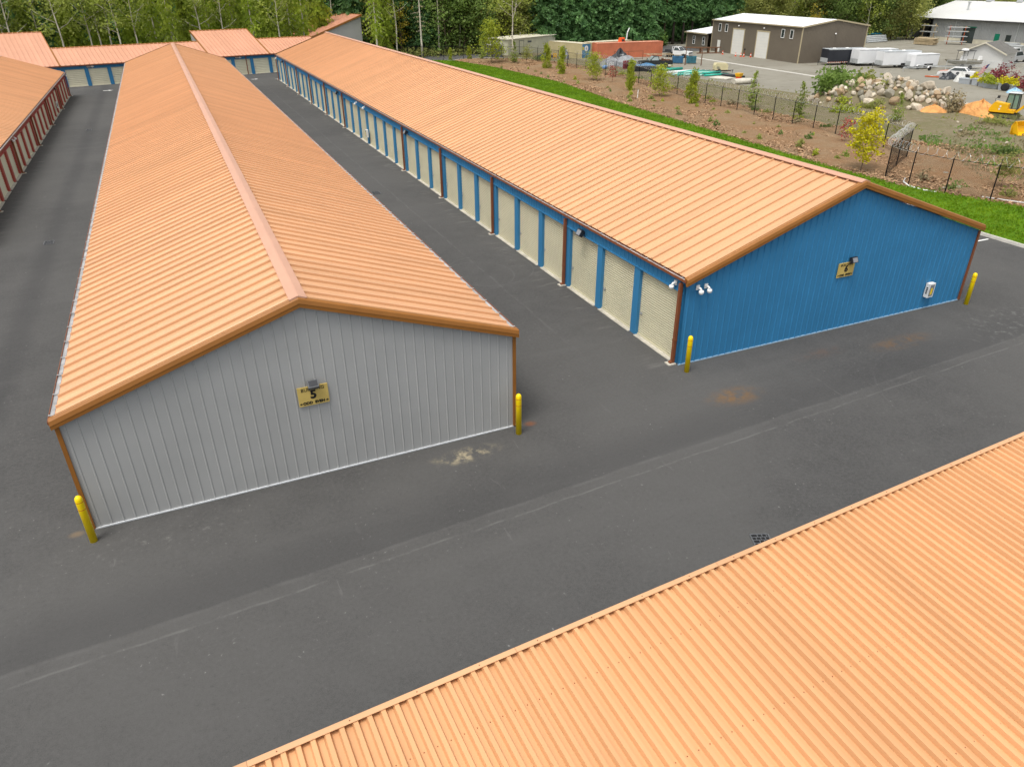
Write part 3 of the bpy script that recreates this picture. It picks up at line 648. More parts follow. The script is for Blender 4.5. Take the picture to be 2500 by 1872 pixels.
dome_camera((20.57, 2.0, 3.27), rad(-90), 'white dome camera beside the blue corner above the nearest roller door')
dome_camera((20.57, 50.3, 3.27), rad(-90), 'nearer white dome camera midway along the blue building front'); dome_camera((20.57, 53.4, 3.27), rad(-90), 'farther white dome camera midway along the blue building front')
dome_camera((20.57, 104.6, 3.2), rad(-90), 'white dome camera at the far corner of the blue building')
dome_camera((-7.59, 50.2, 2.7), rad(90), 'nearer white dome camera on the red pillared building'); dome_camera((-7.59, 51.2, 2.7), rad(90), 'farther white dome camera of the pair on the red pillared building'); dome_camera((-7.59, 99.2, 2.65), rad(90), 'white dome camera at the far corner of the red pillared building')
cabinet((34.15, 1.35, 0.95), 0, 'white extinguisher cabinet low on the blue end wall'); cabinet((20.55, 49.95, 1.0), rad(-90), 'white extinguisher cabinet between blue pillars in the lane'); cabinet((-7.59, 83.3, 1.0), rad(90), 'white extinguisher cabinet on the red pillared building')
def bollard(x, y, label):
    t = thing('bollard', label, 'bollard', (x, y, 0), 0, 'yellow bollards at the building corners')
    MB().lathe([(0.098,0.0),(0.098,1.40),(0.096,1.44),(0.083,1.49),(0.055,1.525),(0.02,1.54)],24).build('sleeve', 'bollard_yellow', t, smooth=True)
    for z in (1.12, 1.36): MB().lathe([(0.0975,z-0.008),(0.1,z-0.008),(0.1,z+0.008),(0.0975,z+0.008)],24).build('stripe', 'reflect_red', t)
bollard(0.0, -0.55, 'yellow bollard at the left corner of the grey end wall'); bollard(12.83, -0.5, 'yellow bollard at the right corner of the grey end wall')
bollard(20.6, 0.78, 'yellow bollard at the near corner of the blue building'); bollard(36.42, 0.85, 'yellow bollard at the far right corner of the blue end wall')
def grate(x, y, rz, w, h, label, nx, ny):
    t = thing('drain_grate', label, 'drain grate', (x, y, 0), rz)
    MB().box(-w/2,w/2,-h/2,h/2,0.002,0.006).build('sump', 'grate_dark', t)
    mb = MB()
    for s in (-1, 1): mb.box(s*w/2-0.02,s*w/2+0.02,-h/2,h/2,0.0065,0.022); mb.box(-w/2+0.021,w/2-0.021,s*h/2-0.02,s*h/2+0.02,0.0065,0.022)
    mb.build('frame', 'iron_grate', t)
    bs = MB()
    for i in range(1, ny): yy = -h/2+h*i/ny; bs.box(-w/2+0.021,w/2-0.021,yy-0.012,yy+0.012,0.0065,0.02)
    for i in range(ny):
        for j in range(1, nx):
            xx = -w/2+w*(j+(0.5 if i % 2 else 0))/nx
            if xx < w/2-0.05: bs.box(xx-0.012,xx+0.012,-h/2+h*i/ny+0.013,-h/2+h*(i+1)/ny-0.013,0.0065,0.019)
    bs.build('bars', 'iron_grate', t)
grate(16.6, -8.2, rad(-22), 0.5, 0.72, 'iron drain grate beside the near corrugated roof', 4, 6)
grate(16.6, 32.5, 0, 0.55, 0.7, 'iron drain grate in the lane between grey and blue buildings', 3, 6); grate(-3.8, 29.6, 0, 0.5, 0.7, 'drain grate in the left lane beside the grey building', 3, 6); grate(-3.8, 70, 0, 0.5, 0.7, 'small far drain grate in the left lane', 3, 6)
# ------------------------------------------------------------------ perimeter fence with razor coil
FP = [(47.5,126.0),(50.2,124.7),(53.6,123.1),(57.0,121.4),(60.1,119.8),(63.4,117.2),(66.85,114.2),(67.5,111.0),(68.0,107.8),(68.3,104.4),(68.4,101.0),(68.5,97.9),(68.4,94.6),(68.2,91.3),(67.7,87.0),(67.3,83.3),(67.0,79.6),(66.6,75.8),(65.8,71.5),(65.0,67.3),(64.3,63.2),(63.6,59.5),(63.2,55.9),(63.0,52.7),(62.9,49.7),(62.8,46.7),(62.6,43.5),(62.4,40.4),(62.2,37.3),(62.1,34.3),(61.6,31.0),(60.9,27.6),(59.8,24.2),(56.3,22.2),(52.9,20.2),(52.4,17.7),(52.8,15.0),(53.9,12.4),(55.3,10.0),(57.0,7.3),(59.0,4.2)]
FEN = thing('chain_link_fence', 'black chain link fence topped with razor wire along the mulch bed', 'fence', (FP[0][0], FP[0][1], 0))
def fl_(p): return (p[0]-FP[0][0], p[1]-FP[0][1])
FH = 2.35
post = MB().lathe([(0.042,-0.05),(0.042,FH),(0.05,FH+0.01),(0.03,FH+0.05)],8).mesh('post', 'fence_black')
arm = MB().tube((0,0,FH-0.02),(0.22,0.0,FH+0.38),0.02,n=5).mesh('wire_arm', 'fence_black')
for i, p in enumerate(FP):
    q = fl_(p); o = link('post', post, FEN, (q[0], q[1], 0.05)); a = FP[max(i-1, 0)]; b = FP[min(i+1, len(FP)-1)]
    link('wire_arm', arm, o, (0, 0, 0), math.atan2(b[1]-a[1], b[0]-a[0])+rad(90))
ms = MB(); rz_ = MB()
coil = []; ang = 0.0
for i in range(len(FP)-1):
    a = Vector((*fl_(FP[i]), 0)); b = Vector((*fl_(FP[i+1]), 0)); d = b-a; Ln = d.length; d.normalize(); nrm = Vector((-d.y, d.x, 0)); z = 0.08
    MB().tube(a+Vector((0,0,FH+z-0.06)), b+Vector((0,0,FH+z-0.06)), 0.022, n=5).build('rail', 'fence_black', FEN)
    k = int(Ln/0.11)
    for j in range(-22, k+1):           # diagonal wires both ways, clipped to the bay
        for s in (1, -1):
            x0 = j*0.11; x1 = x0+2.2
            lo, hi = max(x0, 0), min(x1, Ln)
            if hi-lo < 0.05: continue
            za, zb = 0.14+(lo-x0), 0.14+(hi-x0)
            if s < 0: lo, hi = Ln-lo, Ln-hi
            ms.tube(a+d*lo+Vector((0,0,za)), a+d*hi+Vector((0,0,zb)), 0.0028, n=3, cap=False)
    if i >= 11:
        loops = max(3, int(Ln/(0.34 if 32 <= i <= 34 else 0.62))); seg = 16
        for t in range(loops*seg):
            f = t/(loops*seg); th = 2*math.pi*f*loops; wob = 1+0.12*math.sin(i*3.1+t*0.05)
            c = a+d*(f*Ln)+nrm*-0.14+Vector((0,0,FH+0.30))
            coil.append(c+nrm*(0.29*wob*math.cos(th))+Vector((0,0,0.29*wob*math.sin(th)))+d*0.03*math.sin(t*1.7))
o = ms.build('mesh_wire', 'fence_black', FEN); o['kind'] = 'stuff'
rz_.path(coil, 0.010, 3); o = rz_.build('razor_wire', 'razor_steel', FEN)
# gate with dark infill
GT = thing('gate', 'dark infilled gate panel with razor wire beside the cream shed', 'gate', (61.2, 122.2, 0), rad(-24))
for x in (0, 1.9, 3.8): MB().tube((x,0,0),(x,0,2.6),0.05,n=7).build('post', 'fence_black', GT)
MB().box(0.05,3.75,-0.015,0.015,0.25,2.25).build('infill', 'lamp_grey', GT); MB().tube((0,0,2.3),(3.8,0,2.3),0.03).build('rail', 'fence_black', GT)
pts = [Vector((3.8*t/220, 0.2*math.cos(t*0.42), 2.55+0.2*math.sin(t*0.42))) for t in range(221)]; MB().path(pts, 0.012, 3).build('razor_wire', 'razor_steel', GT)
# drip hoses
for pts, lb in (([(53.6,19.0),(52.6,18.3),(51.9,17.2),(51.9,16.0),(52.2,15.2)], 'white hose curving on bare earth below the fence corner'), ([(53.9,13.0),(54.6,11.6),(55.2,10.4),(56.2,8.9)], 'white hose lying straight along the foot of the fence')):
    tag(MB().path([(x, y, 0.17) for x, y in pts], 0.05, 6).build('hose', 'white_paint', smooth=True), lb, 'hose')
# ------------------------------------------------------------------ shipping containers and sheds
mat('cont_tan', (0.50, 0.43, 0.25), 0.6, 0.12, 0.8, 0.1, 10); mat('cont_blue', (0.06, 0.21, 0.36), 0.6, 0.15, 0.9); mat('cont_orange', (0.52, 0.165, 0.085), 0.6, 0.14, 0.7); mat('cont_roof', (0.62, 0.58, 0.46), 0.6, 0.18, 0.5)
mat('shed_cream', (0.52, 0.51, 0.38), 0.7, 0.14, 0.8, 0.1, 8); mat('cont_rooforange', (0.60, 0.30, 0.20), 0.6, 0.15, 0.6); mat('logo_yellow', (0.6, 0.5, 0.03), 0.6, 0.1, 3)
def container(name, label, p0, p1, wdt, h, cm, rm, em=None):
    """corrugated box whose front long side runs p0 -> p1; width goes to the left of that direction"""
    d = Vector((p1[0]-p0[0], p1[1]-p0[1], 0)); L = d.length; t = thing(name, label, 'container', (p0[0], p0[1], 0.02), math.atan2(d.y, d.x))
    def corr(n0, n1):
        pr = []; x = n0
        while x < n1-0.2: pr += [(x,0),(x+0.07,0.0),(x+0.10,0.036),(x+0.17,0.036)]; x += 0.2
        return pr+[(n1,0)]
    mb = MB(); pr = corr(0.12, L-0.12); n = len(pr)
    for x, y in pr: mb.v.append((x, y, 0.16))
    for x, y in pr: mb.v.append((x, y, h-0.12))
    for i in range(n-1): mb.f.append((i, i+1, n+i+1, n+i)); mb.m.append(0)
    q = [(x, wdt-y, z) for x, y, z in mb.v]; mb2 = MB().add(q, [tuple(reversed(f)) for f in mb.f])
    mb.build('side_wall', cm, t); mb2.build('side_wall', cm, t)
    for x0 in (0.0, L):
        e = MB(); pr = corr(0.12, wdt-0.12); n = len(pr)
        for y, x in pr: e.v.append((x0+(x if x0 == 0 else -x), y, 0.16))
        for y, x in pr: e.v.append((x0+(x if x0 == 0 else -x), y, h-0.12))
        for i in range(n-1): e.f.append((i, i+1, n+i+1, n+i)); e.m.append(0)
        e.build('end_wall', em if em and x0 > 0 else cm, t)
    f = MB()
    for x in (0, L-0.12):
        for y in (0, wdt-0.12): f.box(x,x+0.12,y-0.004,y+0.124,0,h)
    for y in (0, wdt-0.12): f.box(0.121,L-0.121,y-0.003,y+0.123,0,0.16); f.box(0.121,L-0.121,y-0.003,y+0.123,h-0.12,h-0.002)
    for x in (0, L-0.12): f.box(x-0.003,x+0.123,0.125,wdt-0.125,0,0.158); f.box(x-0.003,x+0.123,0.125,wdt-0.125,h-0.12,h-0.004)
    f.build('frame', cm, t); MB().box(0.1,L-0.1,0.1,wdt-0.1,h-0.06,h-0.03).build('roof', rm, t); return t
c1 = container('shipping_container', 'tan shipping container with its end painted blue with a white round emblem', (74.9, 121.2), (77.5, 112.5), 2.45, 2.65, 'cont_tan', 'cont_roof', 'cont_blue')
L1 = math.dist((74.9, 121.2), (77.5, 112.5))
o = MB().lathe([(0.05,0.0),(0.50,0.0),(0.50,0.012),(0.05,0.012)],20,(L1+0.006,1.2,1.75),0,'x').build('emblem', 'white_paint', c1)
mb = MB(); mb.box(L1+0.0185,L1+0.03,1.0,1.4,1.72,1.79); mb.box(L1+0.0305,L1+0.042,1.165,1.235,1.45,2.05); mb.build('emblem_bars', 'cont_blue', o)
MB().box(L1+0.004,L1+0.016,0.2,0.55,1.5,2.05).build('patch', 'logo_yellow', c1)
c3 = container('shipping_container', 'long faded orange shipping container behind the old pickup', (80.3, 111.5), (94.2, 110.3), 2.45, 2.65, 'cont_orange', 'cont_rooforange')
c4 = container('shipping_container', 'shipping container with pale roof behind the orange one', (81.0, 115.0), (91.0, 116.5), 2.45, 2.6, 'cont_tan', 'cont_roof')
SH = thing('shed', 'cream metal shed with low pitched roof and framed door', 'shed', (67.3, 123.8, 0.02), rad(22))
mb = MB(); mb.add([(0,0,0),(14,0,0),(14,6,0),(0,6,0),(0,0,2.95),(14,0,3.15),(14,6,3.15),(0,6,2.95)], [(0,1,5,4),(1,2,6,5),(2,3,7,6),(3,0,4,7)]); mb.build('wall', 'shed_cream', SH)
for i in range(34): MB().box(0.2+i*0.4,0.235+i*0.4,-0.02,-0.001,0.1,2.95+0.0143*(0.2+i*0.4)-0.02).build('wall_rib', 'shed_cream', SH)
MB().add([(-0.2,-0.2,2.96),(14.2,-0.2,3.17),(14.2,6.2,3.17),(-0.2,6.2,2.96),(-0.2,-0.2,3.04),(14.2,-0.2,3.25),(14.2,6.2,3.25),(-0.2,6.2,3.04)], [(0,3,2,1),(4,5,6,7),(0,1,5,4),(1,2,6,5),(2,3,7,6),(3,0,4,7)]).build('roof', 'cont_roof', SH)
d = MB().box(3.2,4.35,-0.05,-0.022,0.45,2.6).build('door', 'shed_cream', SH); fr = MB()
for x in (3.12, 4.36): fr.box(x,x+0.07,-0.07,-0.021,0.4,2.68)
fr.box(3.191,4.359,-0.07,-0.021,2.61,2.68); fr.build('frame', 'lamp_grey', d)
MB().box(3.0,4.6,-1.3,-0.06,0.0,0.42).build('steps', 'bark_dark', SH); MB().box(5.6,6.7,-0.04,-0.021,2.2,2.5).build('vent', 'lamp_grey', SH); MB().tube((5.0,1.5,3.3),(5.0,1.5,4.0),0.06).build('flue', 'chrome_grey', SH)
# ------------------------------------------------------------------ brown workshop
mat('shop_brown', (0.155, 0.13, 0.098), 0.6, 0.07, 0.5, 0.05, 12); mat('shop_trim', (0.46, 0.39, 0.25), 0.6, 0.08, 2); mat('shop_roof', (0.83, 0.84, 0.86), 0.45, 0.03, 0.3); mat('shop_door', (0.74, 0.73, 0.68), 0.5, 0.04, 1); mat('glass_dark', (0.03, 0.04, 0.04), 0.08, 0.2, 1.0, spec=0.6)
WS = thing('workshop', 'brown metal workshop with white roof and two tall white doors', 'workshop', (107.2, 87.6, 0.0), rad(84.0))
# local +x runs along the door front to the far left end, local -y is inside (to the right in the picture)
wl, ww, wh_, wr = 28.6, 13.8, 5.75, 6.75
def shop_sheet(name, x0, x1, fn, zt, parent, m='shop_brown'):
    mb = ribbed(x0, x1, 0.02, zt, 0.305, 0.03, 0.09); mb.v = [fn(*p) for p in mb.v]; mb.build(name, m, parent)
k = 0
while k < 31:                      # front sheets, one by one, leaving the doorways
    a = k*0.915; b = min(a+0.915, wl); k += 1
    if b-a < 0.05: break
    shop_sheet('wall_panel', a, b, lambda x, y, z: (x, -y, z), lambda x: wh_, WS)
MB().box(0, wl, -0.02, -0.003, 0, wh_).build('wall', 'shop_brown', WS)
for i in range(15):
    a = i*0.92; b = min(a+0.92, ww); shop_sheet('wall_panel', a, b, lambda x, y, z: (y, -x, z), lambda x: wh_+(wr-wh_)*(1-abs(x-ww/2)/(ww/2)), WS)
MB().add([(wl,0,0),(wl,-ww,0),(wl,-ww,wh_),(wl,-ww/2,wr),(wl,0,wh_),(0.02,-ww,0),(0.02,-ww,wh_)], [(0,1,2,3,4),(5,1,2,6)]).build('rear_wall', 'shop_brown', WS)
for s in (0, 1):
    y0 = 0.25 if s == 0 else -ww-0.25; n = 28
    def zz(y): return wr+0.12-(wr-wh_)*abs(y+ww/2)/(ww/2)
    for i in range(n):
        x0 = -0.15+i*(wl+0.3)/n; x1 = x0+(wl+0.3)/n-0.004
        MB().add([(x0,y0,zz(y0)),(x1-0.03,y0,zz(y0)),(x1-0.03,-ww/2,zz(-ww/2)),(x0,-ww/2,zz(-ww/2)),(x1-0.03,y0,zz(y0)+0.03),(x1,y0,zz(y0)+0.03),(x1,-ww/2,zz(-ww/2)+0.03),(x1-0.03,-ww/2,zz(-ww/2)+0.03)], [(0,1,2,3),(4,5,6,7)]).build('roof_panel', 'shop_roof', WS)
for a, b in (((-0.18,0.27),(wl+0.18,0.30)),): MB().box(a[0],b[0],a[1]-0.03,b[1]+0.03,wh_-0.05,wh_+0.14).build('eave_trim', 'shop_trim', WS)
for s in (1, -1):
    ys = 0.25 if s > 0 else -ww-0.25
    MB().add([(-0.2,ys,wh_-0.12),(-0.2,-ww/2,wr-0.06),(-0.2,-ww/2,wr+0.16),(-0.2,ys,wh_+0.12),(-0.1,ys,wh_-0.12),(-0.1,-ww/2,wr-0.06),(-0.1,-ww/2,wr+0.16),(-0.1,ys,wh_+0.12)], [(0,1,2,3),(7,6,5,4),(3,2,6,7),(0,4,5,1)]).build('rake_trim', 'shop_trim', WS)
for x, y in ((-0.06,-0.1),(-0.06,-ww+0.02),(wl-0.06,-0.1)): MB().box(x,x+0.14,y,y+0.16,0,wh_).build('corner_trim', 'shop_trim', WS)
for x0, x1 in ((9.2,12.9),(17.2,20.9)):
    dm = MB().box(x0,x1,0.04,0.075,0.02,4.45).build('overhead_door', 'shop_door', WS)
    j = MB()
    for i in range(1, 9): j.box(x0,x1,0.076,0.082,i*0.5-0.012,i*0.5+0.012)
    j.build('section_joint', 'flashing_light', dm); f = MB()
    for xx in (x0-0.2, x1): f.box(xx,xx+0.2,0.035,0.11,0.0,4.45)
    f.box(x0-0.2,x1+0.2,0.035,0.11,4.452,4.66); f.build('frame', 'shop_trim', dm)
MB().box(25.2,26.2,0.04,0.08,0.05,2.2).build('door', 'shop_door', WS)
for x in (2.4,4.9,23.1,25.5):
    w = MB(); w.box(x,x+0.75,0.04,0.07,3.9,5.15); o = w.build('window', 'glass_dark', WS); f = MB()
    for xx in (x-0.1, x+0.75): f.box(xx,xx+0.1,0.036,0.1,3.8,5.25)
    for z in (3.8,5.15): f.box(x,x+0.75,0.036,0.1,z,z+0.1)
    f.build('frame', 'white_paint', o)
for x, y in ((10.9,0.1),(19.1,0.1)):
    MB().lathe([(0.04,0.14),(0.12,0.1),(0.16,-0.05)],10,(x,0.16,5.1)).build('wall_lamp', 'white_paint', WS); 
MB().lathe([(0.04,0.14),(0.12,0.1),(0.16,-0.05)],10,(-0.18,-ww/2,4.6)).build('wall_lamp', 'white_paint', WS)
# annex at its far end
AX = thing('workshop_annex', 'low brown annex with white lean-to roof left of the workshop', 'annex', (110.2, 116.4, 0.0), rad(84))
MB().add([(0.05,0.6,0),(8.6,0.6,0),(8.6,-9,0),(0.05,-9,0),(0.05,0.6,3.2),(8.6,0.6,3.2),(8.6,-9,4.3),(0.05,-9,4.3)], [(1,0,4,5),(2,1,5,6),(3,2,6,7)]).build('wall', 'shop_brown', AX)
for i in range(9): MB().add([(0.02+i*1.0,1.0,3.18),(1.0+i*1.0,1.0,3.18),(1.0+i*1.0,-9,4.42),(0.02+i*1.0,-9,4.42)], [(0,1,2,3)]).build('roof_panel', 'shop_roof', AX)
MB().box(-0.02,9.05,1.0,1.08,3.0,3.22).build('eave_trim', 'shop_trim', AX); MB().box(8.55,8.68,0.58,0.7,0,3.2).build('corner_trim', 'shop_trim', AX)
for x in (1.3, 5.2):
    o = MB().box(x,x+0.7,0.61,0.64,1.0,2.4).build('window', 'glass_dark', AX); f = MB()
    for xx in (x-0.1, x+0.7): f.box(xx,xx+0.1,0.605,0.68,0.9,2.5)
    for z in (0.9,1.68,2.4): f.box(x,x+0.7,0.605,0.68,z,z+0.1)
    f.build('frame', 'white_paint', o)
# ------------------------------------------------------------------ grey warehouse far right
mat('ware_grey', (0.29, 0.30, 0.295), 0.6, 0.07, 0.4, 0.04, 8); mat('ware_roof', (0.60, 0.60, 0.58), 0.5, 0.08, 0.15); mat('dark_metal', (0.05, 0.05, 0.05), 0.5, 0.2, 2); mat('green_door', (0.0, 0.16, 0.09), 0.5, 0.1, 2); mat('rack_orange', (0.55, 0.11, 0.03), 0.5, 0.15, 3); mat('lumber', (0.42, 0.33, 0.20), 0.7, 0.25, 2); mat('galv', (0.48, 0.50, 0.50), 0.45, 0.15, 2, metal=0.2)
WA = thing('warehouse', 'long grey warehouse with pale roof and open bay on the far right', 'warehouse', (174.0, 121.5, 0.0), rad(-94))
wl, wd, eh, rh = 62.0, 26.0, 4.7, 8.0
# local +x runs along the front towards the right of the picture, -y faces the yard... outward is -y after turning
for i in range(68):
    a = i*0.915
    if 1.0 < a < 6.2: continue
    mb = ribbed(a, min(a+0.915, wl), 0.9, lambda x: eh, 0.4575, 0.09, 0.2); mb.build('wall_panel', 'ware_grey', WA)
MB().box(6.4,wl,-0.02,0.1,0,0.9).build('block_base', 'cont_roof', WA); MB().box(0,1.0,0.0,0.1,0,0.9).build('block_base', 'cont_roof', WA)
MB().add([(0,0.06,0),(0,wd,0),(0,wd,eh),(0,wd/2,rh),(0,0.06,eh),(wl,0.06,0),(wl,wd,0),(wl,wd,eh),(wl,wd/2,rh),(wl,0.06,eh)], [(0,1,2,3,4),(9,8,7,6,5),(1,6,7,2)]).build('end_wall', 'ware_grey', WA)
MB().box(1.0,6.4,5.0,5.1,0,eh).build('bay_back_wall', 'dark_metal', WA); MB().box(6.4,6.5,0.1,5.0,0,eh).build('bay_side_wall', 'dark_metal', WA)
n = 40
for i in range(n):
    x0 = -0.4+i*(wl+0.8)/n; x1 = x0+(wl+0.8)/n-0.01
    MB().add([(x0,-0.6,eh+0.05),(x1,-0.6,eh+0.05),(x1,wd/2,rh+0.1),(x0,wd/2,rh+0.1)], [(0,1,2,3)]).build('roof_panel', 'ware_roof', WA)
MB().add([(-0.4,wd+0.6,eh+0.05),(wl+0.4,wd+0.6,eh+0.05),(wl+0.4,wd/2,rh+0.1),(-0.4,wd/2,rh+0.1)], [(3,2,1,0)]).build('roof_slope', 'ware_roof', WA)
MB().box(-0.4,wl+0.4,-0.75,-0.61,eh-0.12,eh+0.08).build('gutter', 'dark_metal', WA)
for x in (8.6,16.5,24.5,32.5): MB().tbox(x,x+1.3,wd/2-0.7,wd/2+0.7,rh,rh+0.9,0.15,0.15).build('roof_vent', 'galv', WA)
MB().tube((9.8,6,6.1),(9.8,6,7.9),0.2,n=10).tube((9.8,6,7.9),(9.8,6,8.15),0.35,n=10).build('flue', 'galv', WA)
MB().box(15.2,18.4,-0.12,-0.05,0,3.2).build('overhead_door', 'glass_dark', WA)
dd = MB().box(15.0,18.6,-0.1,-0.06,3.21,3.4).build('door_head', 'green_door', WA); MB().box(23.6,24.8,-0.14,-0.05,0.05,2.3).build('door', 'green_door', WA); MB().box(26.3,27.5,-0.1,-0.05,1.0,2.2).build('window', 'glass_dark', WA)
for x in (13.0, 28.6): MB().tube((x,-0.12,0.9),(x,-0.12,eh),0.06).build('downspout', 'galv', WA)
def rack(x, y, rz, label, col, wdt=3.2, levels=(0.7,1.9,3.2), seed=0, h=3.7):
    R = rng_(seed); t = thing('storage_rack', label, 'rack', (x, y, 0.02), rz)
    for xx in (-wdt/2, wdt/2): MB().box(xx-0.08,xx+0.08,-0.1,0.1,0,h).build('upright', col, t)
    for z in levels:
        for xx in (-wdt/2, wdt/2): MB().box(xx-0.05,xx+0.05,-0.9,0.9,z-0.07,z).build('arm', col, t)
        for j in range(int(R.integers(3, 6))):
            yy = -0.8+j*0.33; e = R.random()*0.6; MB().box(-wdt/2-0.7+e,wdt/2+0.9-e,yy,yy+0.22,z+0.002,z+0.10+0.1*R.random()).build('stored_length', 'galv' if R.random() < 0.6 else 'lumber', t)
    return t
rack(170.8, 113.5, rad(-94), 'cantilever rack of metal lengths before the open warehouse bay', 'lumber', seed=1); rack(166.9, 103.2, rad(-60), 'orange and green cantilever rack stacked with lumber', 'rack_orange', 3.0, (0.6,1.6,2.6,3.4), 2); rack(174.0, 95.5, rad(-94), 'grey cantilever rack standing right of the green door', 'dark_metal', 3.4, (0.8,2.0,3.0), 3)
for i, (x, y, lb) in enumerate(((160.5,105.6,'flat stack of pale lumber in front of the orange rack'), (163.0,88.5,'pale stack of sheet lengths behind the small white shed'), (158.5,84.5,'stack of white lengths right of the small white shed'))):
    t = thing('lumber_stack', lb, 'lumber stack', (x, y, 0.02), rad(-80)); R = rng_(20+i)
    for k in range(6): MB().box(-2.2+R.random()*0.3,2.2+R.random()*0.4,-0.9+R.random()*0.2,0.9,0.12+k*0.22,0.30+k*0.22).build('bundle', 'lumber' if i == 0 else 'galv', t)
    for xx in (-1.5, 1.5): MB().box(xx-0.08,xx+0.08,-0.9,0.9,0,0.118).build('bearer', 'bark_dark', t)
t = thing('pipe_stack', 'stack of grey steel pipes at the edge of trees behind the workshop', 'pipe stack', (157.0, 116.5, 0.02), rad(8))
for k in range(4):
    for j in range(6-k): MB().tube((-3.6,-1+j*0.4+k*0.2,0.2+k*0.35),(3.6,-1+j*0.4+k*0.2,0.2+k*0.35),0.19,n=8).build('pipe', 'galv', t)
mat('tarp_cyan', (0.02, 0.30, 0.50), 0.5, 0.2, 2); mat('tarp_blue', (0.16, 0.30, 0.52), 0.5, 0.3, 2); mat('tarp_grey', (0.24, 0.25, 0.26), 0.6, 0.3, 1.5); mat('tarp_black', (0.035, 0.04, 0.045), 0.35, 0.4, 2); mat('tarp_white', (0.6, 0.6, 0.57), 0.6, 0.2, 2); mat('tarp_lightblue', (0.30, 0.50, 0.66), 0.5, 0.15, 2)
def lump(name, label, cat, loc, rx, ry, h, m, seed, rough=0.25, n=22, rings=8, rz=0.0, power=1.0, kind=None):
    """crumpled heap or draped tarpaulin: a domed sheet with folds"""
    R = rng_(seed); ph = R.random(12)*6.28; mb = MB(); 
    for i in range(rings+1):
        q = i/rings
        for j in range(n):
            t = 2*math.pi*j/n; f = 1+rough*0.35*math.sin(3*t+ph[0])+rough*0.25*math.sin(5*t+ph[1])+rough*0.3*(R.random()-0.5)
            z = h*(max(0, 1-q**power*1.0)**(0.6))*(1+rough*0.5*math.sin(4*t+ph[2]+q*5)+rough*0.4*(R.random()-0.5))
            if i == rings: z = 0
            mb.v.append((rx*q*f*math.cos(t), ry*q*f*math.sin(t), max(0, z)))
    for i in range(rings):
        for j in range(n): a = i*n+j; b = i*n+(j+1) % n; mb.f.append((a, b, b+n, a+n)); mb.m.append(0)
    o = mb.build(name, m, None, loc, rz)
    return tag(o, label, cat, kind=kind)
lump('tarpaulin', 'bright blue tarpaulin over the steel pipe stack', 'tarpaulin', (160.0, 119.5, 1.5), 2.4, 1.2, 0.5, 'tarp_cyan', 5)
# small white shed
SD = thing('small_shed', 'small white shed with grey shingled gable roof', 'shed', (128.6, 72.2, 0.0), rad(-72))
MB().add([(0,0,0),(6.2,0,0),(6.2,6,0),(0,6,0),(0,0,2.3),(6.2,0,2.3),(6.2,6,2.3),(0,6,2.3),(3.1,0,3.7),(3.1,6,3.7)], [(0,1,5,8,4),(1,2,6,5),(2,3,7,9,6),(3,0,4,7)]).build('wall', 'ware_roof', SD)
mat('shingle', (0.16, 0.155, 0.14), 0.9, 0.25, 3, 0.4, 12)
for s in (-1, 1):
    for i in range(9):
        a = i/9; b = (i+1)/9+0.03; X = lambda q: 3.1+s*(3.6*(1-q)); Z = lambda q: 2.15+1.63*q+0.02*(1-(q*9 % 1))
        MB().add([(X(a),-0.4,Z(a)+0.05),(X(a),6.4,Z(a)+0.05),(X(min(b,1)),6.4,2.17+1.63*min(b,1)),(X(min(b,1)),-0.4,2.17+1.63*min(b,1))], [(0,1,2,3)]).build('shingle_course', 'shingle', SD)
    MB().add([(3.1+s*3.62,-0.42,1.98),(3.1,-0.42,3.62),(3.1,-0.42,3.82),(3.1+s*3.62,-0.42,2.18),(3.1+s*3.62,-0.36,1.98),(3.1,-0.36,3.62),(3.1,-0.36,3.82),(3.1+s*3.62,-0.36,2.18)], [(0,1,2,3),(7,6,5,4),(3,2,6,7),(0,4,5,1)]).build('barge_board', 'cont_roof', SD)
# far houses in the trees
def house(x, y, rz, label, wm, seed):
    t = thing('house', label, 'house', (x, y, 0), rz)
    MB().add([(0,0,0),(11,0,0),(11,8,0),(0,8,0),(0,0,5.6),(11,0,5.6),(11,8,5.6),(0,8,5.6),(0,4,8.2),(11,4,8.2)], [(0,1,5,4),(1,2,6,9,5),(2,3,7,6),(3,0,4,8,7)]).build('wall', wm, t)
    r = MB(); r.add([(-0.5,-0.6,5.4),(11.5,-0.6,5.4),(11.5,4,8.4),(-0.5,4,8.4),(-0.5,8.6,5.4),(11.5,8.6,5.4)], [(0,1,2,3),(3,2,5,4)]); r.build('roof', 'shingle', t)
    for x0 in (1.0, 4.6, 8.0):
        for z in (1.0, 3.6):
            o = MB().box(x0,x0+1.5,-0.05,-0.01,z,z+1.3).build('window', 'glass_dark', t); f = MB()
            for xx in (x0-0.12, x0+1.5): f.box(xx,xx+0.12,-0.08,-0.011,z-0.1,z+1.4)
            f.box(x0,x0+1.5,-0.08,-0.011,z-0.1,z); f.box(x0,x0+1.5,-0.08,-0.011,z+1.3,z+1.4); f.build('frame', 'white_paint', o)
    b = MB().box(2.0,9.5,-1.6,-0.09,2.9,3.05).build('balcony', 'galv', t); r = MB()
    for i in range(16): r.box(2.0+i*0.49,2.05+i*0.49,-1.6,-1.55,3.051,3.95)
    r.box(2.0,9.5,-1.61,-1.54,3.951,4.02); r.build('railing', 'galv', b)
mat('house_grey', (0.33, 0.35, 0.38), 0.7, 0.08, 1); mat('house_blue', (0.20, 0.25, 0.32), 0.7, 0.08, 1)
house(103.5, 150.5, rad(-12), 'grey two storey house with balcony among dark firs', 'house_grey', 1); house(122.0, 146.0, rad(-18), 'blue grey house behind the fir trunks beside the workshop', 'house_blue', 2)
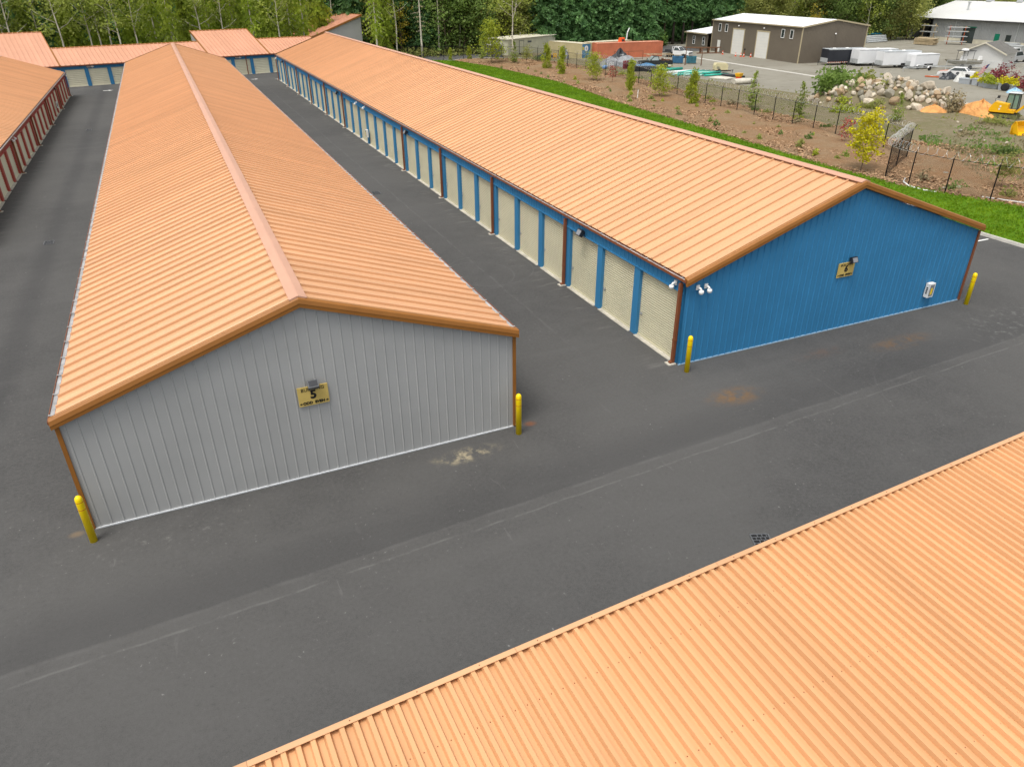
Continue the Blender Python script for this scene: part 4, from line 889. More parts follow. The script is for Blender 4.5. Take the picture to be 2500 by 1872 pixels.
# ------------------------------------------------------------------ vehicles
mat('car_white', (0.72, 0.72, 0.71), 0.3, 0.04, 2); mat('car_black', (0.028, 0.03, 0.032), 0.35, 0.3, 1.5); mat('tyre', (0.018, 0.018, 0.018), 0.8, 0.2, 6); mat('glass_pale', (0.30, 0.36, 0.36), 0.12, 0.15, 1.5, spec=0.6); mat('plastic_dark', (0.03, 0.03, 0.03), 0.6, 0.2, 4)
mat('car_silver', (0.42, 0.43, 0.44), 0.35, 0.05, 2); mat('hood_orange', (0.60, 0.22, 0.05), 0.45, 0.2, 1.8, col2=(0.50, 0.22, 0.25)); mat('dump_blue', (0.045, 0.16, 0.30), 0.5, 0.25, 2); mat('dump_teal', (0.05, 0.19, 0.25), 0.5, 0.25, 2)
mat('rust_steel', (0.15, 0.075, 0.04), 0.7, 0.3, 3); mat('cone_orange', (0.75, 0.10, 0.02), 0.5, 0.1, 3); mat('comp_cream', (0.62, 0.55, 0.33), 0.5, 0.08, 2); mat('pipe_teal', (0.03, 0.42, 0.32), 0.4, 0.2, 2); mat('pipe_mint', (0.36, 0.62, 0.54), 0.4, 0.15, 2)
mat('pipe_white', (0.70, 0.72, 0.70), 0.45, 0.12, 2); mat('pipe_black', (0.03, 0.032, 0.036), 0.4, 0.2, 2); mat('pipe_concrete', (0.55, 0.52, 0.44), 0.8, 0.12, 2); mat('lamp_amber', (0.7, 0.25, 0.02), 0.3, 0.05, 3)
WHEEL = {}
def wheel(par, x, y, r, w=0.24, rim='chrome_grey'):
    key = (r, w, rim)
    if key not in WHEEL:
        WHEEL[key] = (MB().lathe([(r*0.62,-w/2),(r*0.92,-w/2),(r,-w*0.32),(r,w*0.32),(r*0.92,w/2),(r*0.62,w/2)],18,axis='y').mesh('tyre', 'tyre', True), MB().lathe([(r*0.05,-w*0.42),(r*0.3,-w*0.36),(r*0.62,-w*0.46),(r*0.62,w*0.46),(r*0.3,w*0.36),(r*0.05,w*0.42)],14,axis='y').mesh('rim', rim))
    a, b = WHEEL[key]; o = link('wheel', a, par, (x, y, r)); link('rim', b, o); return o
def slab(pts, y0, y1, name, m, par, thick=0.0):      # side outline swept across the body
    return MB().prism(pts, y0, y1, 'y').build(name, m, par)
def pickup(label, loc, rz, body, glass, flatbed=False, L=5.4, W=1.9):
    """nose towards local +x"""
    t = thing('pickup_truck', label, 'truck', loc, rz); w = W/2; f = L/2
    slab([(f-1.75,0.55),(f-0.05,0.5),(f,0.62),(f-0.02,0.98),(f-0.25,1.06),(f-1.65,1.14),(f-1.75,1.14)], -w, w, 'hood', body, t)
    slab([(f-3.3,0.5),(f-1.752,0.5),(f-1.752,1.14),(f-3.3,1.14)], -w, w, 'cab_body', body, t)
    # tapered cab
    x0, x1, x2, x3 = f-3.28, f-3.12, f-2.35, f-1.62; z0, z1 = 1.142, 1.82; wi = w-0.17; wb = w-0.03
    c = MB(); vs = [(x0,-wb,z0),(x3,-wb,z0),(x3,wb,z0),(x0,wb,z0),(x1,-wi,z1),(x2,-wi,z1),(x2,wi,z1),(x1,wi,z1)]
    c.add(vs, [(0,1,5,4),(1,2,6,5),(2,3,7,6),(3,0,4,7),(4,5,6,7)]); c.build('cab', body, t)
    def inset(q, s=0.86, d=0.012):
        P = [Vector(vs[i]) for i in q]; ce = sum(P, Vector())/4; n = (P[1]-P[0]).cross(P[2]-P[0]).normalized()*d; return [ce+(p-ce)*s+n for p in P]
    MB().face(inset((1,2,6,5),0.9)).build('windscreen', glass, t); MB().face(inset((0,1,5,4),0.8)).build('side_window', glass, t); MB().face(inset((2,3,7,6),0.8)).build('side_window', glass, t); MB().face(inset((3,0,4,7),0.8)).build('rear_window', glass, t)
    if flatbed:
        MB().box(-f,f-3.35,-w-0.1,w+0.1,0.85,0.97).build('flatbed', 'plastic_dark', t); r = MB()
        for y in (-w, w-0.08): r.box(f-3.5,f-3.4,y,y+0.08,0.971,1.9)
        r.box(f-3.5,f-3.4,-w+0.081,w-0.081,1.8,1.9); r.box(f-3.5,f-3.4,-w+0.081,w-0.081,1.4,1.46); r.build('headache_rack', body, t)
        MB().box(-f+0.4,f-3.6,-0.9,-0.3,0.971,1.35).box(-f+0.5,-f+1.4,0.1,0.8,0.971,1.25).build('load', 'tarp_black', t)
    else:
        b = MB(); xb = f-3.305
        for y in (-w, w-0.07): b.box(-f,xb,y,y+0.07,0.5,1.14)
        b.box(-f,-f+0.06,-w+0.071,w-0.071,0.5,1.14); b.box(-f+0.061,xb,-w+0.071,w-0.071,0.6,0.66); b.build('bed', body, t)
        MB().box(-f+0.3,-f+1.6,-0.6,0.4,0.662,1.25).tube((-f+0.5,0.5,1.0),(-f+1.8,0.2,1.45),0.1).build('load', 'rust_steel', t)
    MB().box(f-0.04,f+0.012,-w+0.32,w-0.32,0.72,0.95).build('grille', 'plastic_dark', t)
    for y in (-w+0.05, w-0.29): MB().box(f-0.05,f+0.016,y,y+0.24,0.74,0.93).build('headlight', 'glass_pale', t)
    MB().box(f-0.02,f+0.13,-w-0.02,w+0.02,0.42,0.6).build('bumper', 'chrome_grey', t); MB().box(-f-0.1,-f-0.002,-w+0.1,w-0.1,0.46,0.6).build('bumper', 'chrome_grey', t)
    for y in (-w-0.14, w+0.02): MB().box(x3-0.15,x3-0.05,y,y+0.12,1.2,1.4).build('mirror', 'plastic_dark', t)
    for x in (f-0.95, -f+1.15):
        for y in (-w+0.1, w-0.1): wheel(t, x, y, 0.38)
        MB().box(x-0.48,x+0.48,-w-0.006,w+0.006,0.5,0.66).build('wheel_arch', 'plastic_dark', t)
    return t
pickup('white flatbed pickup parked behind blue dumpsters', (95.6, 107.2, 0.02), rad(-62), 'car_white', 'glass_dark', True)
pk = pickup('old black pickup with pale load rack beside grey tarpaulin', (81.3, 93.6, 0.02), rad(163), 'car_black', 'glass_pale', L=5.6, W=1.95)
r = MB()
for x in (-2.6, 1.3):
    for y in (-0.9, 0.9): r.tube((x,y,1.0),(x,y,2.05),0.03)
for y in (-0.9, 0.9): r.tube((-2.9,y,2.08),(1.8,y,2.08),0.04)
for x in (-2.6,-1.3,0,1.3): r.tube((x,-0.9,2.1),(x,0.9,2.1),0.03)
r.build('load_rack', 'lumber', pk)
def sedan(label, loc, rz, body, hood, glass, L=4.6, W=1.8, name='parked_car', cat='car', tall=0.0):
    t = thing(name, label, cat, loc, rz); w = W/2; f = L/2; h = tall
    slab([(-f,0.35),(f,0.35),(f+0.03,0.6),(f-0.1,0.78),(f-1.3,0.92+h*0.4),(-f+0.9,0.94+h*0.4),(-f+0.05,0.86+h*0.3),(-f-0.03,0.6)], -w, w, 'body', body, t)
    MB().add([(f-0.12,-w+0.1,0.79),(f-1.25,-w+0.1,0.93+h*0.4),(f-1.25,w-0.1,0.93+h*0.4),(f-0.12,w-0.1,0.79)], [(0,3,2,1)]).build('hood', hood, t)
    x0, x1, x2, x3 = -f+(0.75 if not h else 0.1), -f+(1.3 if not h else 0.35), f-2.0, f-1.3; z0, z1 = 0.93+h*0.4, 1.4+h; wi = w-0.24; wb = w-0.06
    vs = [(x0,-wb,z0),(x3,-wb,z0),(x3,wb,z0),(x0,wb,z0),(x1,-wi,z1),(x2,-wi,z1),(x2,wi,z1),(x1,wi,z1)]
    MB().add(vs, [(0,1,5,4),(1,2,6,5),(2,3,7,6),(3,0,4,7),(4,5,6,7)]).build('cabin', body, t)
    def inset(q, s, d=0.012):
        P = [Vector(vs[i]) for i in q]; ce = sum(P, Vector())/4; n = (P[1]-P[0]).cross(P[2]-P[0]).normalized()*d; return [ce+(p-ce)*s+n for p in P]
    for q, nm in (((1,2,6,5),'windscreen'),((0,1,5,4),'side_window'),((2,3,7,6),'side_window'),((3,0,4,7),'rear_window')): MB().face(inset(q,0.84)).build(nm, glass, t)
    for y in (-w+0.08, w-0.36):
        MB().box(f-0.06,f+0.035,y,y+0.28,0.58,0.72).build('headlight', 'glass_pale', t); MB().box(-f-0.036,-f+0.05,y,y+0.28,0.58,0.74).build('tail_light', 'reflect_red', t)
    for x in (f-0.85, -f+0.85):
        for y in (-w+0.09, w-0.09): wheel(t, x, y, 0.32, 0.21)
        MB().box(x-0.4,x+0.4,-w-0.006,w+0.006,0.36,0.56).build('wheel_arch', 'plastic_dark', t)
    return t
sc = sedan('battered white stock car with orange and mauve hood', (113.6, 61.4, 0.02), rad(118), 'car_white', 'hood_orange', 'glass_dark', 4.9, 1.9)
MB().lathe([(0.02,0),(0.22,0),(0.22,0.012),(0.02,0.012)],16,(-0.3,0.953,0.65),0,'y').build('number_disc', 'lamp_grey', sc)
for i, (x, y, a, b, lb) in enumerate(((142.0,71.9,12,'car_silver','silver estate car behind the far mesh fence at right edge'), (147.5,76.2,12,'car_white','white van topped with rack beyond the small shed'), (138.2,72.2,20,'car_black','dark car parked behind the far mesh fence'))):
    sedan(lb, (x, y, 0.02), rad(a), b, b, 'glass_dark', 4.8, 1.9, tall=0.45)
def box_trailer(label, loc, rz, L, W, H, body, front, roof, stripe=None, vents=2, nose=0.0):
    """front (hitch end) at local x=0, body runs to +x"""
    t = thing('cargo_trailer', label, 'trailer', loc, rz); w = W/2; z0 = 0.42
    MB().prism([(nose,-w),(L,-w),(L,w),(nose,w)]+([(0,w*0.6),(0,-w*0.6)] if nose else []), z0, H, 'z').build('body', body, t)
    MB().prism([(nose+0.02,-w+0.03),(L-0.02,-w+0.03),(L-0.02,w-0.03),(nose+0.02,w-0.03)]+([(0.03,w*0.6),(0.03,-w*0.6)] if nose else []), H+0.002, H+0.05, 'z').build('roof', roof, t)
    MB().box(-0.02,-0.002,-w*0.6 if nose else -w+0.06,w*0.6 if nose else w-0.06,z0+0.75,H-0.12).build('front_panel', front, t); MB().box(-0.022,-0.002,-w*0.6 if nose else -w+0.04,w*0.6 if nose else w-0.04,z0+0.02,z0+0.7).build('stone_guard', 'galv', t)
    for y, s in ((-w, -1), (w, 1)):
        MB().box(nose,L,y if s > 0 else y-0.02,y+0.02 if s > 0 else y,z0-0.002,z0+0.1).build('side_rail', 'galv' if not stripe else stripe, t); MB().box(nose,L,y if s > 0 else y-0.02,y+0.02 if s > 0 else y,H-0.1,H+0.003).build('top_rail', 'galv', t)
    MB().box(nose+1.0,nose+1.85,-w-0.025,-w-0.002,z0+0.14,H-0.16).build('side_door', body, t)
    if stripe:
        mb = MB()
        for i in range(int((L-nose)/0.4)): mb.box(nose+i*0.4,nose+i*0.4+0.2,-w-0.026,-w-0.021,z0+0.01,z0+0.09)
        mb.build('reflective_tape', 'white_paint', t)
    for i in range(vents): MB().tbox(1.4+i*2.4,1.85+i*2.4,-0.22,0.22,H+0.051,H+0.17,0.05,0.05).build('roof_vent', 'white_paint', t)
    for x in (L*0.56, L*0.56+0.85):
        for y in (-w+0.05, w-0.05): wheel(t, x, y, 0.34, 0.2)
        MB().box(x-0.42,x+0.42,-w-0.03,-w-0.022,0.42,0.74).build('fender', 'plastic_dark', t)
    mb = MB(); mb.tube((0.2,-w*0.6,0.42),(-1.2,0,0.42),0.05).tube((0.2,w*0.6,0.42),(-1.2,0,0.42),0.05); mb.tube((-1.0,0,0.0),(-1.0,0,0.85),0.04); mb.build('tongue', 'plastic_dark', t); return t
mat('trailer_white', (0.74, 0.75, 0.76), 0.35, 0.03, 1.5); mat('trailer_black', (0.025, 0.028, 0.036), 0.3, 0.15, 1.2); mat('trailer_roof', (0.42, 0.45, 0.47), 0.5, 0.1, 1)
box_trailer('black enclosed cargo trailer parked against the workshop end wall', (109.6, 84.0, 0.02), rad(-14), 7.6, 2.3, 2.5, 'trailer_black', 'trailer_black', 'trailer_roof', 'reflect_red')
box_trailer('longest white cargo trailer, next to the black one', (112.9, 80.5, 0.02), rad(-14), 7.2, 2.3, 2.55, 'trailer_white', 'trailer_white', 'trailer_white', None)
box_trailer('white cargo trailer with tongue box, third in the row', (114.2, 76.4, 0.02), rad(-16), 6.6, 2.25, 2.5, 'trailer_white', 'trailer_white', 'trailer_roof', None)
box_trailer('smallest white cargo trailer with rounded front, last in the row', (117.2, 73.2, 0.02), rad(-10), 5.0, 1.95, 2.15, 'trailer_white', 'trailer_white', 'trailer_white', None, 0, 0.5)
# boat, its trailer and an empty boat trailer
mat('boat_hull', (0.33, 0.31, 0.25), 0.4, 0.12, 1.2, metal=0.3)
BT = thing('boat', 'aluminium fishing boat with console and canopy frame', 'boat', (121.0, 69.6, 0.0), rad(-16))
st = [(0,0.05,0.15,1.55,1.5),(0.9,0.55,0.15,1.5,0.95),(2.2,0.95,0.5,1.45,0.72),(4.5,1.05,0.75,1.4,0.68),(6.2,1.05,0.8,1.38,0.66)]
mb = MB()
for x, wt, wb, zt, zb in st: mb.v += [(x,-wt,zt),(x,-wb,zb+0.12),(x,0,zb),(x,wb,zb+0.12),(x,wt,zt)]
for i in range(len(st)-1):
    for j in range(4): a = i*5+j; mb.f.append((a, a+1, a+6, a+5)); mb.m.append(0)
mb.face([mb.v[20+j] for j in range(5)]); mb.build('hull', 'boat_hull', BT)
MB().add([(0.9,-0.5,1.25),(6.2,-1.0,1.15),(6.2,1.0,1.15),(0.9,0.5,1.25)], [(0,1,2,3)]).build('deck', 'white_paint', BT); MB().tbox(3.0,3.8,-0.4,0.4,1.2,2.0,0.1,0.05).build('console', 'white_paint', BT)
r = MB()
for x, y in ((2.7,-0.75),(2.7,0.75),(4.5,-0.75),(4.5,0.75)): r.tube((x,y,1.3),(x,y,2.75),0.035)
r.build('canopy_frame', 'plastic_dark', BT); MB().box(2.5,4.7,-0.9,0.9,2.75,2.82).build('canopy', 'plastic_dark', BT); MB().tbox(2.9,3.7,-0.4,0.4,2.822,3.1,0.1,0.1).build('radar_box', 'white_paint', BT)
MB().tbox(6.1,6.6,-0.3,0.3,0.9,1.9,0.1,0.05).build('outboard_motor', 'white_paint', BT); r = MB()
for y in (-0.7, 0.7): r.box(-1.0,6.2,y-0.05,y+0.05,0.45,0.55)
r.tube((-1.0,-0.7,0.5),(-2.2,0,0.5),0.05).tube((-1.0,0.7,0.5),(-2.2,0,0.5),0.05); r.build('trailer_frame', 'galv', BT)
for y in (-0.95, 0.95): wheel(BT, 4.2, y, 0.32, 0.2)
ET = thing('boat_trailer', 'empty galvanised boat trailer in front of the small white trailer', 'trailer', (112.9, 70.4, 0.0), rad(2)); r = MB()
for y in (-0.85, 0.85): r.box(1.6,6.8,y-0.05,y+0.05,0.48,0.58); r.tube((1.6,y,0.53),(0,0,0.53),0.05)
for x in (2.0,3.6,5.2,6.7): r.box(x-0.04,x+0.04,-0.8,0.8,0.585,0.65)
r.tube((0.2,0,0),(0.2,0,0.8),0.04); r.build('frame', 'galv', ET)
for y in (-1.05, 1.05): wheel(ET, 5.0, y, 0.32, 0.2); MB().prism([(4.55,0.45),(4.7,0.72),(5.3,0.72),(5.45,0.45),(5.35,0.45),(5.25,0.64),(4.75,0.64),(4.65,0.45)], y-0.12, y+0.12).build('fender', 'white_paint', ET)
# mini excavator
mat('plant_yellow', (0.80, 0.43, 0.005), 0.4, 0.08, 1.5); mat('track_green', (0.13, 0.135, 0.05), 0.7, 0.3, 3); mat('cab_glass', (0.17, 0.27, 0.23), 0.1, 0.2, 1.2, spec=0.6)
EX = thing('excavator', 'yellow mini excavator with dark cab on crawler tracks', 'excavator', (85.3, 33.8, 0.05), rad(-66))
for y in (-0.85, 0.85):
    p = []
    for i in range(9): a = math.pi/2+math.pi*i/8; p.append((-1.15+0.28*math.cos(a), 0.29+0.28*math.sin(a)))
    for i in range(9): a = -math.pi/2+math.pi*i/8; p.append((1.15+0.28*math.cos(a), 0.29+0.28*math.sin(a)))
    o = MB().prism(p, y-0.2, y+0.2).build('crawler_track', 'track_green', EX); pads = MB()
    for i in range(18): pads.box(-1.2+i*0.14,-1.12+i*0.14,y-0.21,y+0.21,0.571,0.61)
    pads.build('track_pad', 'plastic_dark', o)
    for x in (-0.7,-0.25,0.25,0.7): MB().lathe([(0.02,y-0.215),(0.13,y-0.215),(0.13,y+0.215),(0.02,y+0.215)],10,(x,0,0.16),0,'y').build('roller', 'plastic_dark', o)
MB().box(-0.7,0.7,-0.62,0.62,0.3,0.56).build('undercarriage', 'plastic_dark', EX); MB().tube((0,0,0.56),(0,0,0.7),0.45,n=16).build('slew_ring', 'plastic_dark', EX)
MB().prism([(-1.3,0.78),(-1.15,0.72),(1.0,0.72),(1.0,1.0),(0.35,1.02),(0.35,1.55),(-0.95,1.72),(-1.12,1.5),(-1.3,1.1)], -0.98, 0.1).build('engine_cover', 'plant_yellow', EX); MB().prism([(-1.3,0.78),(-1.15,0.72),(1.1,0.72),(1.1,0.98),(-0.5,0.98),(-0.9,1.4),(-1.25,1.2)], 0.101, 0.98).build('counterweight', 'plant_yellow', EX)
MB().box(-1.35,-1.1,-0.9,0.9,0.74,1.05).build('bumper', 'plant_yellow', EX)
for x, z in ((-0.35,1.32),(-0.4,1.05)): MB().lathe([(0.01,-0.99),(0.09,-0.99),(0.09,-0.975),(0.01,-0.975)],10,(x,0,z),0,'y').build('cap', 'white_paint', EX)
cf = MB(); cx0, cx1, cy0, cy1 = -0.15, 1.05, 0.0, 0.95
for x, x2 in ((cx0, cx0+0.1), (cx1, cx1-0.1), (0.55, 0.5)):
    for y in (cy0, cy1): cf.tube((x,y,1.0),(x2,y,2.52),0.05,n=5)
for z, ins in ((1.03,0.0),(2.5,0.1)):
    for y in (cy0, cy1): cf.tube((cx0+ins,y,z),(cx1-ins,y,z),0.05,n=5)
    for x in (cx0+ins, cx1-ins): cf.tube((x,cy0,z),(x,cy1,z),0.05,n=5)
cf.build('cab_frame', 'lamp_black', EX); MB().tbox(cx0+0.02,cx1-0.02,cy0+0.02,cy1-0.02,1.06,2.48,0.1,0.0).build('cab_glass', 'cab_glass', EX); MB().tbox(cx0+0.02,cx1+0.1,cy0-0.05,cy1+0.05,2.56,2.66,0.1,0.06).build('cab_roof', 'galv', EX)
m = MB(); m.path([(-0.9,-0.9,1.55),(-1.0,-0.95,2.0),(-0.75,-1.0,2.2)],0.02,5); m.box(-0.85,-0.6,-1.05,-1.0,2.1,2.36); m.build('mirror', 'plastic_dark', EX)
MB().prism([(1.0,0.8),(1.2,0.75),(2.6,2.25),(3.6,2.5),(3.6,2.75),(2.45,2.6)], -0.5, -0.22).build('boom', 'plant_yellow', EX); MB().prism([(3.5,2.75),(3.72,2.65),(4.3,0.9),(4.12,0.85)], -0.45, -0.27).build('stick', 'plant_yellow', EX); MB().tube((1.2,-0.1,0.9),(2.3,-0.15,1.75),0.06).build('ram', 'chrome_grey', EX)
MB().prism([(4.1,0.9),(4.35,0.9),(4.5,0.45),(4.1,0.2),(3.75,0.4)], -0.65, -0.07).build('bucket', 'plant_yellow', EX)
# loader bucket at the frame edge and roller behind the planters
LB = thing('loader_bucket', 'yellow loader bucket at the right edge below the excavator', 'bucket', (77.9, 26.9, 0.15), rad(-100))
MB().prism([(0,0),(0.9,0.0),(1.0,0.08),(0.25,0.25),(0.12,0.8),(0.35,1.25),(0.15,1.25),(-0.1,0.8)], -1.1, 1.1).build('shell', 'plant_yellow', LB)
for y in (-1.1, 1.06): MB().prism([(0.0,0.02),(0.95,0.05),(0.4,1.2),(0.12,1.2)], y, y+0.04).build('side_plate', 'plant_yellow', LB)
for i in range(6): MB().box(0.9,1.15,-1.05+i*0.4,-0.93+i*0.4,0.0,0.09).build('tooth', 'rust_steel', LB)
RO = thing('road_roller', 'small yellow road roller with rusty drum at right edge', 'roller', (105.8, 44.6, 0.02), rad(-95))
MB().lathe([(0.3,-0.85),(0.52,-0.85),(0.55,-0.8),(0.55,0.8),(0.52,0.85),(0.3,0.85)],22,(0,0,0.56),0,'y').build('drum', 'rust_steel', RO); MB().prism([(-0.4,0.9),(-0.3,1.3),(1.6,1.5),(1.8,0.9),(0.8,0.75)], -0.6, 0.6).build('chassis', 'plant_yellow', RO)
for y in (-0.96, 0.9): MB().prism([(-0.15,0.5),(0.15,0.5),(0.6,1.1),(0.2,1.15)], y, y+0.06).build('yoke', 'plant_yellow', RO)
MB().tbox(0.2,0.9,-0.4,0.4,1.48,2.0,0.1,0.05).build('engine', 'plastic_dark', RO); MB().lathe([(0.3,-0.8),(0.52,-0.8),(0.55,-0.75),(0.55,0.75),(0.52,0.8),(0.3,0.8)],22,(2.2,0,0.56),0,'y').build('drum', 'rust_steel', RO); MB().path([(1.0,-0.5,1.5),(1.0,-0.5,2.4),(1.9,-0.5,2.4)],0.04,6).path([(1.0,0.5,1.5),(1.0,0.5,2.4),(1.9,0.5,2.4)],0.04,6).build('roll_bar', 'plant_yellow', RO)
# ------------------------------------------------------------------ yard clutter
def dumpster(label, loc, rz, m, w=1.9, d=1.3, h=1.15):
    t = thing('dumpster', label, 'dumpster', loc, rz); mb = MB(); tp = 0.18
    mb.add([(0,tp,0.12),(w,tp,0.12),(w,d-tp,0.12),(0,d-tp,0.12),(0,0,h),(w,0,h),(w,d,h),(0,d,h)], [(0,3,2,1),(0,1,5,4),(1,2,6,5),(2,3,7,6),(3,0,4,7)]); mb.build('bin', m, t); r = MB()
    for y in (-0.03, d-0.03): r.box(-0.04,w+0.04,y,y+0.06,h-0.08,h+0.03)
    for x in (-0.035, w-0.025): r.box(x,x+0.06,0.031,d-0.031,h-0.08,h+0.028)
    r.build('rim', m, t)
    for x in (0.35, w-0.45): MB().box(x,x+0.1,-0.06,0.1,0.25,h-0.09).build('rib', m, t)
    MB().box(0.15,w-0.15,0.15,d-0.15,h-0.35,h-0.22).box(0.4,w-0.7,0.3,d-0.3,h-0.219,h+0.1).build('rubbish', 'tarp_black', t); return t
dumpster('blue steel dumpster left of the gantry', (87.6, 97.6, 0.02), rad(-38), 'dump_blue'); dumpster('teal steel dumpster behind the gantry post', (89.7, 96.3, 0.02), rad(-38), 'dump_teal', 1.7)
GA = thing('gantry', 'rusty steel lifting gantry standing over the dumpsters', 'gantry', (89.3, 93.9, 0.0), rad(-42))
for x, s in ((-1.25,1),(1.5,-1)):
    for y in (-0.6, 0.6): MB().tube((x,y,0.05),(x,y*0.15,2.75),0.05,n=6).build('leg', 'rust_steel', GA)
    MB().tube((x,-0.6,0.06),(x,0.6,0.06),0.05,n=6).build('foot', 'rust_steel', GA)
MB().box(-1.6,1.9,-0.07,0.07,2.75,2.92).build('beam', 'rust_steel', GA); MB().tube((-0.6,0,2.75),(-0.6,0,1.3),0.03).build('chain', 'rust_steel', GA)
TBL = thing('steel_bench', 'rusty steel beams on trestles before the workshop door', 'trestle', (106.2, 111.6, 0.0), rad(-20))
for x in (-1.6, 0, 1.6): MB().box(x-0.1,x+0.1,-0.5,0.5,0,0.95).build('trestle', 'rust_steel', TBL)
for y in (-0.4, 0.0, 0.4): MB().box(-2.4+y,2.3+y,y-0.09,y+0.09,0.951,1.1).build('beam', 'rust_steel', TBL)
MB().box(-2.6,2.6,-1.1,-0.7,0,0.18).build('beam', 'rust_steel', TBL)
for i, (x, y, lb) in enumerate(((106.9,107.9,'orange traffic cone nearest the steel trestles'), (106.6,103.6,'orange traffic cone beside the left white door'), (106.9,102.4,'orange traffic cone, middle of the three between the white doors'), (107.0,101.7,'orange traffic cone closest to the slim post'), (108.0,100.9,'orange traffic cone at the edge of the right white door'))):
    t = thing('traffic_cone', lb, 'cone', (x, y, 0.0), 0, 'cones outside the workshop'); MB().box(-0.2,0.2,-0.2,0.2,0.01,0.05).build('base', 'cone_orange', t); MB().lathe([(0.15,0.05),(0.11,0.3),(0.075,0.5),(0.03,0.72)],12).build('cone', 'cone_orange', t, smooth=True); MB().lathe([(0.113,0.31),(0.113,0.32),(0.085,0.46),(0.078,0.46)],12).build('band', 'white_paint', t)
t = thing('post', 'slim dark post standing among the orange cones', 'post', (107.3, 102.0, 0)); MB().tube((0,0,0),(0,0,1.5),0.09,n=8).build('shaft', 'rust_steel', t); MB().box(-0.15,0.15,-0.1,0.1,1.2,1.45).build('box', 'plastic_dark', t)
CO = thing('air_compressor', 'cream towable air compressor beside pipes', 'compressor', (85.9, 82.0, 0.02), rad(-22))
MB().prism([(-1.05,0.5),(1.05,0.5),(1.05,1.15),(0.85,1.45),(-0.85,1.5),(-1.05,1.2)], -0.62, 0.62).build('hood', 'comp_cream', CO); MB().box(-1.0,1.0,-0.55,0.55,0.3,0.499).build('chassis', 'plastic_dark', CO); MB().box(-0.75,-0.2,-0.632,-0.621,0.72,0.82).box(-0.75,-0.35,-0.632,-0.621,0.9,0.98).build('lettering', 'lamp_grey', CO); MB().tube((1.0,0,0.4),(2.2,0,0.4),0.05).tube((2.0,0,0),(2.0,0,0.5),0.04).build('drawbar', 'plastic_dark', CO)
for y in (-0.68, 0.68): wheel(CO, -0.35, y, 0.33, 0.2)
R = rng_(77)
def pipe(name, label, p0, p1, r, m, grp, z0=0.0, hollow=True):
    d = Vector((p1[0]-p0[0], p1[1]-p0[1], 0)); L = d.length; a = math.atan2(d.y, d.x)
    mb = MB().lathe([(r*0.82,0.02),(r,0.0),(r,L),(r*0.82,L-0.02),(r*0.82,L*0.5),(r*0.82,0.03)],12,(0,0,0),0,'x'); o = mb.build(name, m, None, (p0[0], p0[1], 0.03+r+z0), a, True); return tag(o, label, 'pipe', grp)
pipe('drain_pipe', 'single thick teal drain pipe lying behind the pipe bundle', (77.6,88.2), (83.2,88.4), 0.22, 'pipe_teal', None)
for i in range(6): pipe('drain_pipe', ('teal' if i % 2 else 'mint green')+' drain pipe lying on the ground in the loose bundle', (76.8+i*0.75+R.random()*0.4, 82.4-i*0.62), (82.6+i*0.45+R.random()*0.8, 85.0-i*1.15), 0.14, 'pipe_teal' if i % 2 else 'pipe_mint', 'loose bundle of green drain pipes', 0.0)
for i in range(5): pipe('drain_pipe', ('mint green' if i % 2 else 'teal')+' drain pipe resting on top of the loose bundle', (78.0+i*0.7, 82.2-i*0.6), (83.4+i*0.3, 84.2-i*1.0), 0.13, 'pipe_mint' if i % 2 else 'pipe_teal', 'loose bundle of green drain pipes', 0.28)
for i in range(5): pipe('drain_pipe', 'white plastic pipe laid beside the green bundle', (78.3+i*0.35, 85.6-i*0.32), (84.2+i*0.3, 85.9-i*0.42), 0.15, 'pipe_white', 'white plastic pipes beside the green bundle', 0.0)
for i in range(4): pipe('drain_pipe', 'black plastic pipe between compressor and concrete pipes', (84.0+i*0.3, 81.0-i*0.5), (84.2+i*0.4, 76.5-i*0.35), 0.13, 'pipe_black', 'black pipes by the compressor')
for i in range(3): pipe('concrete_pipe', ('thickest pale concrete pipe, nearest of the three','middle pale concrete pipe of the three','thinnest pale concrete pipe, farthest of the three')[i], (78.5+i*0.45, 69.4+i*0.75), (82.4+i*0.4, 69.3+i*0.7), 0.34-0.03*i, 'pipe_concrete', 'concrete pipes lying side by side')
tag(MB().box(-1.2,1.2,-1.5,1.5,0,0.14).build('concrete_slab', 'pipe_concrete', None, (81.5, 75.9, 0.05), rad(20)), 'pale flat concrete slab on the ground by the black pipes', 'slab')
tag(MB().tube((0,0,0.12),(4.6,1.9,0.12),0.09,n=6).build('steel_bar', 'rust_steel', None, (84.3, 84.9, 0.03), rad(-45)), 'long rusty steel bar lying behind the white pipes', 'bar')
t = thing('yellow_hopper', 'small yellow hopper beside the concrete slab', 'hopper', (83.6, 74.6, 0.05), 0.3); MB().tbox(-0.35,0.35,-0.35,0.35,0.3,0.75,-0.12,-0.12).build('hopper', 'plant_yellow', t); MB().box(-0.3,0.3,-0.3,0.3,0,0.299).build('base', 'cone_orange', t)
lump('tarpaulin', 'crumpled black tarpaulin heaped before the orange container', 'tarpaulin', (81.0, 104.5, 0.02), 2.2, 1.5, 1.9, 'tarp_black', 31, 0.45); lump('tarpaulin', 'smooth grey tarpaulin covering a heap beside the old pickup', 'tarpaulin', (77.9, 97.2, 0.02), 2.2, 1.8, 1.7, 'tarp_grey', 32, 0.12, power=2.2); lump('tarpaulin', 'dark pointed tarpaulin heap near the blue barrel', 'tarpaulin', (75.2, 98.0, 0.02), 2.4, 1.8, 1.6, 'tarp_grey', 33, 0.2)
